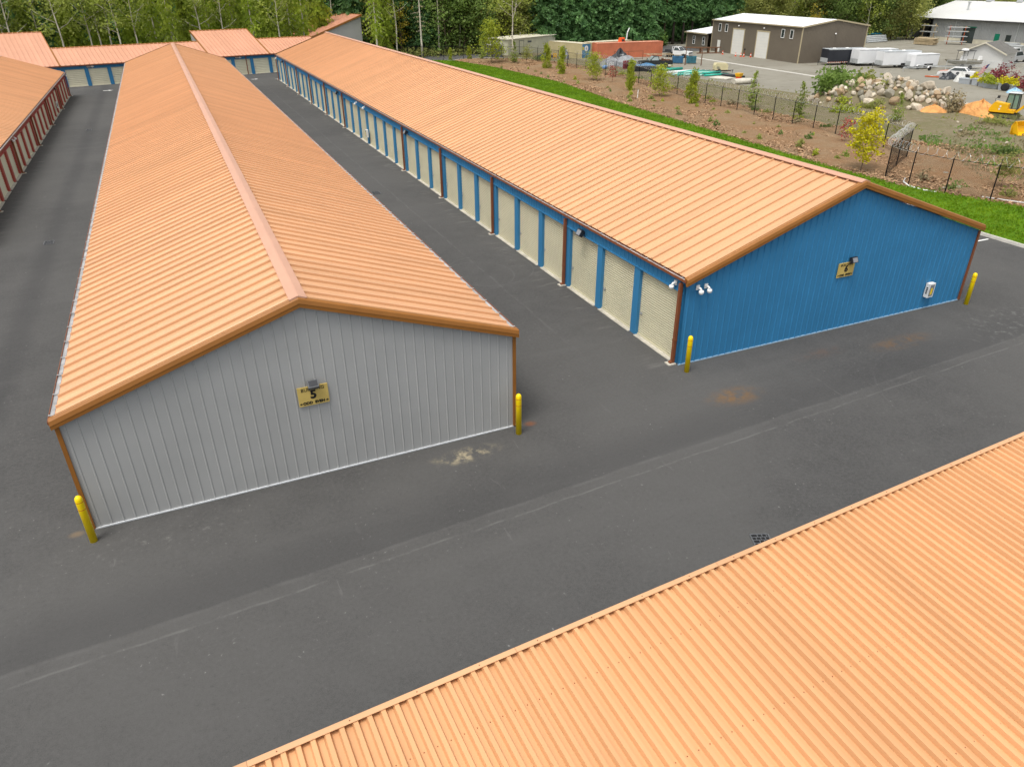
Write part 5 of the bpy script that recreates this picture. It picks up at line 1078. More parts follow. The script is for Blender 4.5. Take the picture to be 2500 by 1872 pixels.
lump('rubbish_heap', 'dark covered heap in front of the tan container', 'heap', (74.2, 113.2, 0.02), 1.0, 0.9, 2.0, 'tarp_grey', 34, 0.4); lump('tarpaulin', 'low dark tarpaulin near the cream shed', 'tarpaulin', (72.0, 117.2, 0.02), 2.0, 1.2, 0.9, 'tarp_black', 35, 0.3)
lump('rubbish_heap', 'pink grey rubble heap beside the old pickup tailgate', 'heap', (84.6, 96.0, 0.02), 1.6, 1.0, 0.7, 'pipe_concrete', 37, 0.4)
t = thing('barrel', 'blue plastic barrel lying near the fence', 'barrel', (72.4, 95.2, 0.32), rad(30)); MB().lathe([(0.1,-0.45),(0.26,-0.44),(0.3,-0.3),(0.3,0.3),(0.26,0.44),(0.1,0.45)],14,axis='x').build('drum', 'tarp_blue', t, smooth=True)
t = thing('maroon_cabinet', 'maroon metal cabinet standing by the fence', 'cabinet', (75.4, 93.4, 0.0), rad(20)); MB().box(-0.45,0.45,-0.3,0.3,0.02,1.35).build('case', 'leaf_crimson', t); MB().box(-0.42,0.42,-0.32,-0.301,0.1,1.3).build('door', 'leaf_crimson', t)
t = thing('steel_rail_frame', 'grey pipe railing in front of the orange container', 'railing', (81.5, 107.3, 0.0), rad(-8))
for x in (0, 2.9, 5.8): MB().tube((x,0,0),(x,0,1.5),0.04).build('post', 'rust_steel', t)
for z in (0.2, 1.48): MB().tube((0,0,z),(5.8,0,z),0.04).build('rail', 'rust_steel', t)
lump('covered_car', 'light blue covered car behind the containers', 'car cover', (96.0, 124.0, 0.02), 2.4, 1.1, 1.5, 'tarp_lightblue', 38, 0.12, power=2.5); lump('covered_boat', 'dark blue covered boat at the edge of the firs', 'boat cover', (84.0, 126.0, 0.02), 3.0, 1.1, 1.3, 'tarp_blue', 39, 0.15, power=2.0)
t = thing('bucket_lift', 'pale bucket lift arm rising behind the containers', 'lift', (93.0, 122.0, 0.0)); MB().tube((0,0,0.4),(0.3,0,3.6),0.14).tube((0.3,0,3.6),(0.9,0.3,4.4),0.11).build('arm', 'white_paint', t); MB().box(-1.0,1.2,-0.7,0.7,0.2,1.1).build('base', 'dump_teal', t)
t = thing('red_machine', 'small red machine standing on the container roof line', 'machine', (86.5, 113.1, 2.65)); MB().tbox(-0.6,0.6,-0.4,0.4,0.0,0.75,0.15,0.1).build('housing', 'cone_orange', t); MB().box(-0.2,0.4,-0.45,-0.41,0.1,0.45).build('panel', 'plastic_dark', t)
t = thing('board_stack', 'dark stack of boards under a blue tarp beside the fence', 'board stack', (76.4, 88.6, 0.03), rad(155))
for k in range(5): MB().box(-2.0+0.06*k,2.1-0.05*k,-0.7,0.7,0.06+k*0.17,0.2+k*0.17).build('board', 'pipe_black', t)
lump('tarpaulin', 'blue tarpaulin sagging over the dark board stack', 'tarpaulin', (77.0, 89.6, 0.85), 1.7, 0.8, 0.4, 'dump_blue', 44, 0.3, rz=rad(155))
for i, (x, y, m_, lb) in enumerate(((73.6, 95.4, 'white_paint', 'white crates stacked by the blue barrel'), (86.4, 97.9, 'white_paint', 'white frame crate left of the blue dumpster'), (73.4, 110.8, 'lamp_grey', 'grey bin before the tan container'), (72.6, 114.6, 'plant_yellow', 'yellow hand machine by the cream shed'))):
    t = thing('crate', lb, 'crate', (x, y, 0.04), i*0.6); MB().box(-0.45,0.45,-0.4,0.4,0,0.1).build('base', m_, t)
    for xx, yy in ((-0.42,-0.37),(0.36,-0.37),(-0.42,0.31),(0.36,0.31)): MB().box(xx,xx+0.06,yy,yy+0.06,0.101,0.9).build('post', m_, t)
    for z in (0.35, 0.62, 0.88): MB().box(-0.46,0.46,-0.395,-0.372,z,z+0.1).build('slat', m_, t)
# planters, tyre, flag and clutter by the road
def tub(label, x, y, w, d, h, rz, m='galv'):
    t = thing('planter', label, 'planter', (x, y, 0.02), rz); MB().tbox(-w/2,w/2,-d/2,d/2,0.0,h,-0.07,-0.07).build('tub', 'pot_grey', t); r = MB()
    for s in (-1, 1): r.box(-w/2-0.11,w/2+0.11,s*(d/2+0.07)-0.03,s*(d/2+0.07)+0.03,h-0.08,h+0.03); r.box(s*(w/2+0.07)-0.03,s*(w/2+0.07)+0.03,-d/2-0.035,d/2+0.035,h-0.08,h+0.028)
    r.build('rim', 'pot_grey', t); MB().box(-w/2+0.0,w/2,-d/2,d/2,h-0.1,h-0.05).build('soil', 'bark_dark', t); return t
mat('pot_grey', (0.40, 0.43, 0.46), 0.5, 0.08, 1.5)
PLT = [(108.2,55.6,1.5,0.9,0.7,'grey rectangular planter next to white draped sheeting'),(108.0,53.9,0.75,0.75,0.85,'tall dark grey planter tub, second in the row'),(107.7,52.7,0.7,0.7,0.75,'slim grey planter with yellow shrub'),(107.2,50.9,1.8,1.0,0.7,'wide grey planter with yellow green shrub'),(106.9,48.6,1.7,1.0,0.75,'wide grey planter with bright yellow shrub and tyre')]
for (x, y, w, d, h, lb) in PLT: tub(lb, x, y, w, d, h, rad(-82))
t = thing('tyre', 'large tyre leaning on the last planter', 'tyre', (105.9, 48.2, 0.5), rad(20)); MB().lathe([(0.26,-0.16),(0.44,-0.16),(0.5,-0.1),(0.5,0.1),(0.44,0.16),(0.26,0.16)],20,axis='x').build('tread', 'tyre', t, smooth=True); MB().lathe([(0.05,-0.1),(0.26,-0.13),(0.26,0.13),(0.05,0.1)],14,axis='x').build('rim', 'chrome_grey', t)
lump('tarpaulin', 'light blue tarpaulin on the ground between tyre and roller', 'tarpaulin', (105.6, 46.6, 0.02), 1.1, 0.8, 0.55, 'tarp_lightblue', 41, 0.4); lump('tarpaulin', 'white plastic sheeting draped beside the stock car', 'tarpaulin', (109.6, 57.6, 0.02), 0.8, 0.9, 1.25, 'tarp_white', 42, 0.35); lump('rubbish_heap', 'dark heap of parts in front of the stock car', 'heap', (110.8, 60.4, 0.02), 1.5, 1.0, 0.9, 'tarp_black', 43, 0.4)
t = thing('bicycle_parts', 'low pile of grey and red parts left of the dark heap', 'parts', (110.6, 62.6, 0.02), rad(-60)); MB().box(-1.3,0.6,-0.2,0.1,0.05,0.2).build('plank', 'rack_orange', t); MB().lathe([(0.26,-0.03),(0.3,-0.03),(0.3,0.03),(0.26,0.03)],16,(0.7,0.2,0.3),0,'y').build('wheel', 'chrome_grey', t); MB().tube((-0.9,0.3,0.1),(0.5,0.6,0.35),0.05).build('bar', 'galv', t)
mat('flag_red', (0.45, 0.03, 0.04), 0.8, 0.15, 3); mat('flag_blue', (0.03, 0.05, 0.16), 0.8, 0.15, 3)
FG = thing('flag', 'striped red and white flag on a tilted pole above red shrubs', 'flag', (109.2, 54.6, 0.4), rad(-70)); MB().tube((0,0,0),(1.1,0,2.6),0.03).build('pole', 'galv', FG)
for i in range(9):
    z = 2.35-i*0.13; x = 0.98-i*0.055
    mb = MB()
    for k in range(6): mb.v += [(x-0.16*k, 0.06*math.sin(k*1.7+i*0.3), z-0.10*k), (x-0.055-0.16*k, 0.06*math.sin(k*1.7+i*0.3+0.3), z-0.13-0.10*k)]
    for k in range(5): mb.f.append((2*k, 2*k+1, 2*k+3, 2*k+2)); mb.m.append(1 if (i < 4 and k < 2) else 0)
    mb.build('stripe', ['flag_red' if i % 2 == 0 else 'tarp_white', 'flag_blue'], FG)
# far mesh fence and pale bits by the trailers
F2 = thing('mesh_fence', 'pale galvanised mesh fence behind the red shrubs', 'fence', (117.0, 66.0, 0.0), rad(-52))
for i in range(8): MB().tube((i*2.6,0,0),(i*2.6,0,1.9),0.035,n=6).build('post', 'galv', F2)
MB().tube((0,0,1.88),(18.2,0,1.88),0.025,n=5).build('rail', 'galv', F2); mb = MB()
for j in range(-14, 140):
    for s in (1, -1):
        x0 = j*0.13; lo, hi = max(x0, 0), min(x0+1.8, 18.2)
        if hi-lo < 0.05: continue
        a, b, za, zb = lo, hi, 0.08+lo-x0, 0.08+hi-x0
        if s < 0: a, b = 18.2-lo, 18.2-hi
        mb.tube((a,0,za),(b,0,zb),0.004,n=3,cap=False)
o = mb.build('mesh_wire', 'galv', F2); o['kind'] = 'stuff'
# ------------------------------------------------------------------ vegetation
def quads_mesh(name, P, S, m, R, up=0.0, stretch=1.0):
    """leaf-sized faces: centres P (n,3), sizes S (n); up>0 lays them flatter, up<0 hangs them"""
    n = len(P); a = R.normal(size=(n, 3)); b = R.normal(size=(n, 3))
    if up > 0: a[:, 2] *= (1-up); b[:, 2] *= (1-up)
    if up < 0: b = b*0.3; b[:, 2] = -1.0
    a /= np.linalg.norm(a, axis=1)[:, None]+1e-9; b -= (a*b).sum(1)[:, None]*a; b /= np.linalg.norm(b, axis=1)[:, None]+1e-9
    a = a*S[:, None]*0.5; b = b*S[:, None]*0.5*stretch
    V = np.empty((n, 4, 3)); V[:, 0] = P-a-b*0.4; V[:, 1] = P+a*0.7-b; V[:, 2] = P+a+b*0.5; V[:, 3] = P-a*0.6+b
    me = bpy.data.meshes.new(name); me.vertices.add(n*4); me.loops.add(n*4); me.polygons.add(n)
    me.vertices.foreach_set('co', V.reshape(-1).astype(np.float32)); me.loops.foreach_set('vertex_index', np.arange(n*4, dtype=np.int32))
    me.polygons.foreach_set('loop_start', np.arange(0, n*4, 4, dtype=np.int32)); me.polygons.foreach_set('loop_total', np.full(n, 4, dtype=np.int32))
    me.materials.append(MATS[m]); me.update(calc_edges=True); me.validate(); return me
def trunk_mb(H, r, R, lean=0.03, n=8, k=7, top=0.12):
    pts = []; x = y = 0.0
    for i in range(k+1): pts.append((x, y, H*i/k)); x += R.normal()*lean*H/k; y += R.normal()*lean*H/k
    mb = MB(); mb.path(pts, r, n, radii=[r*(1.15 if i == 0 else 1)*(1-(1-top)*(i/k)**0.9) for i in range(k+1)]); return mb, pts
def at_h(pts, z):
    for a, b in zip(pts, pts[1:]):
        if z <= b[2]: q = (z-a[2])/max(b[2]-a[2], 1e-6); return Vector(a).lerp(Vector(b), q)
    return Vector(pts[-1])
def conifer(seed, H, rad_, leaf, bark, clear=0.0, droop=0.25, size=0.42, dens=1.0, r=0.22, hang=False, step=0.42, nb=8, flat=0.2):
    R = rng_(seed); mb, pts = trunk_mb(H, r, R, 0.012); P = []; S = []; z = clear*H+0.3
    while z < H*0.99:
        q = (z-clear*H)/(H*(1-clear)); L0 = rad_*(1-q)**0.8*(0.35+0.65*min(1, q*6+0.35)); c = at_h(pts, z)
        for j in range(nb):
            if R.random() > 0.92: continue
            a = R.random()*6.283; L = L0*(0.55+0.6*R.random())+0.15; k = max(2, int(L/0.34*dens)); e = c+Vector((math.cos(a)*L, math.sin(a)*L, -droop*L+R.normal()*0.1))
            if L > 1.2 and R.random() < 0.5: mb.tube(c, c.lerp(e, 0.85), 0.03, 0.01, n=3, cap=False)
            for s in range(k):
                f = (s+0.6)/k; w = (0.32*(1-f)+0.10)*L*0.8
                for u in range(3):
                    o = (R.random()-0.5)*2*w; P.append((c.x+math.cos(a)*L*f-math.sin(a)*o, c.y+math.sin(a)*L*f+math.cos(a)*o, c.z-droop*L*f**1.6-abs(o)*0.25+R.normal()*0.06)); S.append(size*(0.6+0.7*R.random())*(1.15-0.5*f))
        z += step*(0.8+0.4*R.random())
    return mb.mesh('trunk', bark, True), quads_mesh('crown', np.array(P), np.array(S), leaf, R, -0.5 if hang else flat, 1.5 if hang else 1.3)
def broadleaf(seed, H, spread, leaf, bark, fork=0.35, limbs=8, cl=5, per=55, size=0.34, r=0.2, sig=0.75, sparse=0.0, bare=False, low=False):
    R = rng_(seed); mb, pts = trunk_mb(H*0.92, r, R, 0.04); P = []; S = []
    for i in range(limbs):
        z = H*(fork+(0.9-fork)*(i+R.random()*0.6)/limbs); c = at_h(pts, min(z, H*0.9)); a = i*2.4+R.random()*0.8; L = spread*(0.6+0.5*R.random())*(1.0-0.45*(z/H))
        e = c+Vector((math.cos(a)*L, math.sin(a)*L, L*(0.45+0.5*R.random()))); mid = c.lerp(e, 0.5)+Vector((0, 0, -0.08*L)); rr = r*0.42*(1-0.5*z/H)
        mb.path([c, mid, e], rr, 5, radii=[rr, rr*0.7, rr*0.25])
        for t in range(cl):
            f = 0.35+0.65*(t+R.random())/cl; b = c.lerp(e, f)+Vector(R.normal(size=3)*0.45*spread*0.3)
            if t % 2 == 0: mb.tube(c.lerp(e, f*0.8), b, rr*0.3, 0.01, n=3, cap=False)
            if R.random() < sparse: continue
            m = int(per*(0.6+0.8*R.random())); q = R.normal(size=(m, 3))*np.array([sig, sig, sig*0.7])*(0.7+0.6*R.random()); P += list(q+np.array(b)); S += list(size*(0.6+0.8*R.random(m)))
    if low:
        for t in range(5): m = per; q = R.normal(size=(m, 3))*np.array([sig*1.2, sig*1.2, sig]); P += list(q+np.array([R.normal()*1.2, R.normal()*1.2, 1.0+R.random()*2.5])); S += list(size*(0.6+0.8*R.random(m)))
    P = np.array(P); P = P[P[:, 2] > 0.05] if len(P) else P; S = np.array(S)[:len(P)]
    return mb.mesh('trunk', bark, True), quads_mesh('crown', P, S, leaf, R, 0.25)
def bush_mesh(seed, rx, ry, rz, n, size, leaf, hollow=0.35):
    R = rng_(seed); k = 7; C = R.normal(size=(k, 3))*0.32; P = []
    for i in range(n):
        d = R.normal(size=3); d /= np.linalg.norm(d); P.append(C[i % k]+d*(hollow+(0.72-hollow)*R.random()**0.5)*(0.75+0.25*math.sin(3*d[0]+5*d[1])))
    P = np.array(P)*np.array([rx, ry, rz]); P[:, 2] = np.abs(P[:, 2]+rz*0.25)*0.9
    return quads_mesh('foliage', P, size*(0.6+0.8*R.random(n)), leaf, R, 0.2)
KIND = {}
def kind(name, *meshes): KIND[name] = meshes
for i in range(3): kind('hem%d' % i, *conifer(100+i, 17+i, 3.6, 'leaf_hemlock', 'bark_pale' if i == 1 else 'bark_brown', 0.04, 0.55, 0.40, 1.0, 0.2, True, 0.55, 7))
for i in range(3): kind('fir%d' % i, *conifer(110+i, 19+2*i, 4.6, 'leaf_fir', 'bark_dark', 0.05 if i < 2 else 0.22, 0.30, 0.46, 0.95, 0.3, False, 0.5, 9))
for i in range(3): kind('birch%d' % i, *broadleaf(120+i, 15+i, 4.2, 'leaf_birch', 'bark_pale', 0.22, 12, 5, 45, 0.30, 0.15, 0.8, 0.12, low=True))
for i in range(2): kind('broad%d' % i, *broadleaf(130+i, 13+i, 5.2, 'leaf_broad', 'bark_brown', 0.15, 14, 5, 60, 0.36, 0.2, 0.95, 0.0, low=True))
for i in range(2): kind('olive%d' % i, *broadleaf(140+i, 12+2*i, 4.8, 'leaf_olive', 'bark_brown', 0.15, 13, 5, 55, 0.34, 0.16, 0.9, 0.05, low=True))
kind('bigfork', *broadleaf(150, 16, 7.0, 'leaf_birch', 'bark_pale', 0.40, 10, 6, 36, 0.30, 0.20, 0.8, 0.25)); kind('cedar', *conifer(151, 20, 3.4, 'leaf_hemlock', 'bark_brown', 0.12, 0.7, 0.40, 0.8, 0.5, True, 0.6, 7))
kind('snag', *conifer(152, 18, 2.2, 'leaf_dry', 'bark_pale', 0.25, 0.15, 0.18, 0.5, 0.2, False, 0.9, 4)); kind('rustfir', *conifer(153, 13, 1.6, 'leaf_rust', 'bark_brown', 0.45, 0.8, 0.34, 1.0, 0.28, True, 0.5, 6)); kind('goldtree', *broadleaf(154, 10, 2.6, 'leaf_gold', 'bark_brown', 0.2, 9, 4, 22, 0.30, 0.1, 0.6, 0.2))
kind('tallfir', *conifer(155, 22, 4.2, 'leaf_fir', 'bark_dark', 0.27, 0.35, 0.48, 0.9, 0.34, False, 0.5, 9))
for i in range(3): kind('ptrunk%d' % i, *broadleaf(160+i, 19, 4.0, 'leaf_birch', 'bark_pale', 0.30, 12, 4, 34, 0.30, 0.17, 0.8, 0.25))
for i in range(2): kind('hemclear%d' % i, *conifer(165+i, 20, 2.6, 'leaf_hemlock', 'bark_pale', 0.22, 0.6, 0.36, 0.8, 0.19, True, 0.75, 6))
NT = 0
def plant(k, x, y, label, group=None, s=1.0, rz=None, name='tree', cat='tree'):
    global NT; NT += 1; rz = (NT*2.39) % 6.283 if rz is None else rz
    t = thing(name, label, cat, (x, y, -0.02), rz, group, s); link('trunk', KIND[k][0], t); link('crown', KIND[k][1], t); return t
RV = rng_(9)
G1 = 'trees in the wood behind the back building'
ORD = ('first','second','third','fourth','fifth','sixth','seventh','eighth','ninth','tenth','eleventh','twelfth','thirteenth','fourteenth','fifteenth')
def rowtrees(kinds, x0, x1, y0, y1, n, label0, group, s0=0.85, s1=1.15, jy=2.0, order=True):
    for i in range(n):
        label = label0+(', %s from the left' % ORD[i] if order and 'deep' not in label0 and n <= 15 else '')
        f = (i+0.5+0.5*(RV.random()-0.5))/n; plant(kinds[int(RV.integers(len(kinds)))], x0+(x1-x0)*f, y0+(y1-y0)*f+RV.normal()*jy*0.5, label, group, s0+(s1-s0)*RV.random())
# left: wispy pale trunks, then bright hanging conifers
for x, y, k, lb in ((-2.6,131.0,'ptrunk0','tall pale trunked birch right of the twin birches on the left'), (-4.2,132.0,'ptrunk1','leaning pale birch in the middle of the left trio'), (-5.6,131.5,'ptrunk2','thin pale birch leftmost of the left trio'), (-13.0,135.0,'ptrunk1','pale birch above the left roof step'), (4.5,130.5,'hemclear0','pale trunked conifer left of the middle raised roof'), (9.6,131.5,'hem0','bright green conifer just left of the middle raised roof'), (13.6,134.0,'hemclear1','white trunked conifer behind the left of the middle raised roof'), (17.6,134.0,'hemclear0','white trunked conifer behind the right of the middle raised roof'), (23.2,131.0,'hem0','bright conifer right of the middle raised roof'), (27.2,131.5,'hemclear1','slim conifer left of the tall grey block'), (38.9,150.0,'snag','bare grey snag above the tall grey block'), (45.2,133.5,'cedar','thick trunked cedar with hanging branches right of the grey block'), (51.8,130.5,'snag','pale straight snag beside the access road'), (49.0,135.0,'goldtree','slim tree with yellow leaves between dark trunks'), (50.0,139.0,'fir2','dark tall fir behind the yellow leaved tree'), (58.0,134.0,'broad0','leafy green tree at the roadside with brown trunk'), (63.6,136.0,'olive0','tall olive green tree behind the access road'), (65.5,137.5,'fir2','brown trunked fir behind the road kerb'), (54.6,136.0,'fir1','dark fir right of the pale snag')):
    plant(k, x, y, lb, G1)
for i, (x, y, k) in enumerate(((-9.5,127.5,'ptrunk0'), (-16.5,129,'ptrunk2'), (-1.0,127.2,'ptrunk2'), (1.5,128,'ptrunk1'), (7.0,127.6,'hemclear1'), (11.6,130.6,'ptrunk0'), (15.6,131.2,'ptrunk2'), (20.6,131.4,'hemclear0'), (25.0,129.6,'ptrunk1'), (29.5,131.0,'hemclear0'), (33.0,147.0,'ptrunk0'), (43.0,131.0,'hemclear1'), (47.2,132.2,'ptrunk2'), (56.2,133.0,'snag'), (61.0,134.4,'ptrunk1'))):
    plant(k, x, y, 'slim pale trunk standing at the front edge of the wood, %s from the left' % ('second','first','third','fourth','fifth','sixth','seventh','eighth','ninth','tenth','eleventh','twelfth','thirteenth','fourteenth','fifteenth')[i], 'pale trunks at the edge of the wood', 1.0)
rowtrees(['birch0','birch1','birch2','hem0'], -40, 2, 131, 135, 9, 'feathery yellow green tree in the wood at upper left', 'feathery trees at upper left')
rowtrees(['hem0','hem1','hem2'], 2, 36, 136, 140, 9, 'bright green hanging conifer in the wood behind the back building', 'bright conifers behind the back building', 0.9, 1.2)
rowtrees(['birch0','olive0','fir0','fir1'], -45, 5, 143, 148, 11, 'tree deep in the wood at upper left', 'deeper trees at upper left', 1.0, 1.3); rowtrees(['fir0','fir1','hem2','hem0'], 5, 60, 149, 154, 15, 'conifer deep in the wood at top centre left', 'deeper conifers at top centre left', 1.0, 1.3)
rowtrees(['fir0','broad1','fir2','olive1'], 40, 82, 142, 146, 10, 'mixed green tree behind the access road', 'trees behind the access road', 0.9, 1.15); rowtrees(['olive0','broad0','birch2'], 60, 80, 133, 137, 6, 'olive green roadside tree above the cream shed', 'roadside trees above the cream shed', 0.7, 1.0)
plant('bigfork', 66.2, 119.0, 'large pale tree forking into bare limbs before the cream shed', None, 1.0, 0.5); plant('goldtree', 81.5, 137, 'yellow leaved tree behind the pale forked tree', None, 1.5); plant('birch2', 74.0, 134.5, 'yellow green birch behind the cream shed', None, 1.0)
# dark firs behind the containers, bare trunks by the workshop
rowtrees(['fir0','fir1'], 78, 104, 133, 129, 9, 'dense dark fir behind the containers', 'dark firs behind the containers', 0.9, 1.2); rowtrees(['fir0','fir1','tallfir'], 80, 128, 146, 140, 12, 'dark fir in the second row behind the houses', 'second row of dark firs', 1.0, 1.3)
for x, y, k, lb in ((104.4,138.0,'tallfir','tall fir with clean lower trunk before the balcony house'), (108.8,134.5,'tallfir','tall clean trunked fir left of the rusty snag'), (111.2,134.8,'rustfir','dead fir with rusty brown needles'), (112.9,133.6,'tallfir','dark trunked fir just right of the rusty snag'), (115.3,133.2,'tallfir','dark fir second right of the rusty snag'), (118.2,134.0,'tallfir','slim fir behind the workshop annex'), (122.0,131.5,'tallfir','tall fir directly behind the annex roof'), (126.5,130.5,'tallfir','tall fir above the workshop roof left end')):
    plant(k, x, y, lb, 'tall firs beside the workshop', 0.9)
rowtrees(['olive0','broad0','olive1','birch0','broad1'], 128, 172, 128, 117, 13, 'rounded green tree behind the white workshop roof', 'trees behind the workshop roof', 0.8, 1.1); rowtrees(['broad0','olive1','fir1','broad1','birch1'], 118, 200, 152, 130, 20, 'tree on the wooded rise at upper right', 'trees on the rise at upper right', 1.0, 1.35)
rowtrees(['fir0','broad0','fir1'], 160, 190, 130, 127, 9, 'dark evergreen beside the open bay of the warehouse', 'dark evergreens beside the warehouse', 0.8, 1.05); plant('goldtree', 140.5, 118.5, 'orange yellow shrub tree peeking over the workshop ridge', None, 0.75); plant('olive1', 160.6, 120.8, 'pale olive tree with light trunk beside the pipe stack', None, 0.75)
rowtrees(['olive0','olive1','birch0'], 196, 250, 128, 78, 14, 'dry olive tree behind the warehouse roof', 'dry trees behind the warehouse', 0.7, 1.0); rowtrees(['fir1','broad0','olive0'], 215, 270, 140, 90, 14, 'far tree behind the warehouse ridge', 'far trees behind the warehouse ridge', 1.0, 1.3)
# closed wood behind: one uncountable mass of foliage
def wood(pl, h, n, size, m, seed, label):
    R = rng_(seed); P = []; L = [0]
    for a, b in zip(pl, pl[1:]): L.append(L[-1]+math.dist(a, b))
    t = np.sort(R.random(n))*L[-1]; seg = np.clip(np.searchsorted(L, t)-1, 0, len(pl)-2); A = np.array(pl)
    q = (t-np.array(L)[seg])/(np.array(L)[seg+1]-np.array(L)[seg]); base = A[seg]*(1-q[:, None])+A[seg+1]*q[:, None]
    hh = h*(0.78+0.22*np.sin(t*0.35)+0.15*np.sin(t*0.9+1)); z = hh*R.random(n)**0.8; dep = R.normal(size=(n, 2))*2.2
    P = np.column_stack([base+dep*(1.2-0.6*(z/h))[:, None], z]); o = link('woodland', quads_mesh('woodland', P, size*(0.5+R.random(n)), m, R, 0.3)); tag(o, label, 'woodland', kind='stuff')
wood([(-90,168),(0,172),(60,170),(110,166),(150,158),(210,146),(270,118),(300,70)], 15, 26000, 1.3, 'leaf_fir', 201, 'dark mass of woodland closing the view behind the trees')
wood([(-60,153),(0,158),(60,158),(120,160),(170,148),(230,130)], 8, 14000, 0.9, 'leaf_broad', 202, 'green undergrowth filling the wood between the trunks')
wood([(44,134),(52,132.6),(60,133.4),(72,133.5),(80,130)], 1.6, 2600, 0.36, 'leaf_olive', 203, 'scrubby undergrowth along the far side of the access road')
def bush(label, x, y, rx, ry, rz, n, size, leaf, seed, name='bush', cat='bush', group=None, z=0.0):
    t = thing(name, label, cat, (x, y, z), 0, group); link('foliage', bush_mesh(seed, rx, ry, rz, n, size, leaf), t); st = MB(); R = rng_(seed)
    for i in range(4): st.tube((0,0,0),(R.normal()*rx*0.3,R.normal()*ry*0.3,rz*0.7),0.03,0.01,n=4)
    st.build('stem', 'bark_brown', t); return t
for i, x in enumerate((96.5, 100.5, 104.5, 108.0)): bush('clipped bright green hedge plant before the balcony house, %s from the left' % ('first','second','third','fourth')[i], x, 133.5-0.6*i, 2.6, 1.6, 2.6, 900, 0.32, 'leaf_hedge', 300+i, 'hedge', 'hedge', 'hedge before the house')
bush('low green shrub at the foot of the fence by the cream shed', 69.6, 113.0, 2.2, 1.2, 0.9, 500, 0.2, 'leaf_broad', 310)
for i in range(26):
    a = FP[12+i]; lf = ('leaf_broad','leaf_olive','leaf_yew','leaf_dry')[i % 4]
    if i in (20, 21, 22): continue
    bush(('leafy green','olive','yellow green','dry brown')[i % 4]+' weedy clump at the foot of the razor wire fence', a[0]+1.2+1.6*RV.random(), a[1]+RV.normal()*0.8, 0.7+0.6*RV.random(), 0.6, 0.35+0.4*RV.random(), 130, 0.15, lf, 700+i, 'weed_clump', 'weeds', 'weedy clumps along the fence', z=0.08)
# planter shrubs and red shrubs
for (x, y, rx, n, lf, lb, z) in ((109.0,55.0,0.7,260,'leaf_yellow','small yellow shrub left of the tall planter',0.7), (107.7,52.7,0.7,300,'leaf_yellow','yellow shrub in the slim planter',0.7), (107.2,50.9,1.2,520,'leaf_yew','yellow green shrub in the wide planter',0.65), (106.9,48.6,1.2,560,'leaf_yellow','bright yellow shrub in the last planter',0.7)): bush(lb, x, y, rx, rx, rx*0.85, n, 0.2, lf, int(x*10+y), z=z)
for i, (x, y, lb) in enumerate(((110.8,53.2,'leftmost crimson shrub behind the planters'), (111.0,50.6,'crimson shrub behind the wide planter'), (110.8,48.2,'crimson shrub behind the last planter'), (110.2,45.6,'rightmost crimson shrub near the roller'), (113.0,54.5,'tall crimson shrub rising behind the flag'))): bush(lb, x, y, 1.7, 1.6, 2.0 if i < 4 else 3.0, 620, 0.2, 'leaf_crimson', 330+i, group='crimson shrubs behind the planters')
bush('rusty brown shrub at the right edge above the roller', 112.5, 42.6, 1.6, 1.5, 3.2, 600, 0.24, 'leaf_rust', 340); bush('green shrub at the right edge beside the rusty one', 110.5, 41.0, 1.4, 1.4, 2.4, 520, 0.22, 'leaf_broad', 341)
# saplings in the bed
def sap(seed, H, r, leaf, narrow=True): return conifer(seed, H, r, leaf, 'bark_brown', 0.04, 0.05, 0.20, 1.8, 0.035, False, 0.14, 8)
def column(seed, H, r, leaf, per=46):
    R = rng_(seed); mb, pts = trunk_mb(H*0.95, 0.035, R, 0.015); P = []; S = []
    for i in range(34):
        z = 0.25+(H-0.35)*((i+R.random())/34); a = R.random()*6.283; q = z/H; rr = r*(1.0-0.75*max(0, q-0.45)/0.55)*(0.25+0.75*R.random())*(0.6 if q < 0.12 else 1)
        m = int(per*(0.5+R.random())); P += list(R.normal(size=(m, 3))*np.array([0.17, 0.17, 0.24])+np.array([rr*math.cos(a), rr*math.sin(a), z])); S += list(0.13*(0.6+0.8*R.random(m)))
    P = np.array(P); k = P[:, 2] > 0.05; return mb.mesh('trunk', 'bark_brown', True), quads_mesh('crown', P[k], np.array(S)[k], leaf, R, -0.3, 1.4)
kind('sapfir0', *column(400, 4.0, 0.8, 'leaf_yew')); kind('sapfir1', *column(401, 3.9, 0.62, 'leaf_yew')); kind('sapfir2', *conifer(402, 4.2, 1.25, 'leaf_sapling', 'bark_brown', 0.05, -0.1, 0.15, 1.4, 0.035, False, 0.24, 6))
kind('sapthin', *broadleaf(403, 3.9, 1.5, 'leaf_yew', 'bark_brown', 0.12, 16, 5, 22, 0.14, 0.03, 0.34, 0.05)); kind('sapred', *broadleaf(404, 2.4, 0.75, 'leaf_red', 'bark_brown', 0.3, 9, 3, 9, 0.12, 0.025, 0.2, 0.1)); kind('sapgold', *broadleaf(405, 4.6, 1.5, 'leaf_yellow', 'bark_brown', 0.16, 17, 4, 30, 0.14, 0.045, 0.22, 0.0)); kind('sapolive', *broadleaf(406, 2.6, 0.9, 'leaf_olive', 'bark_brown', 0.3, 9, 4, 16, 0.13, 0.025, 0.28, 0.0))
G2 = 'saplings planted in the mulch bed'
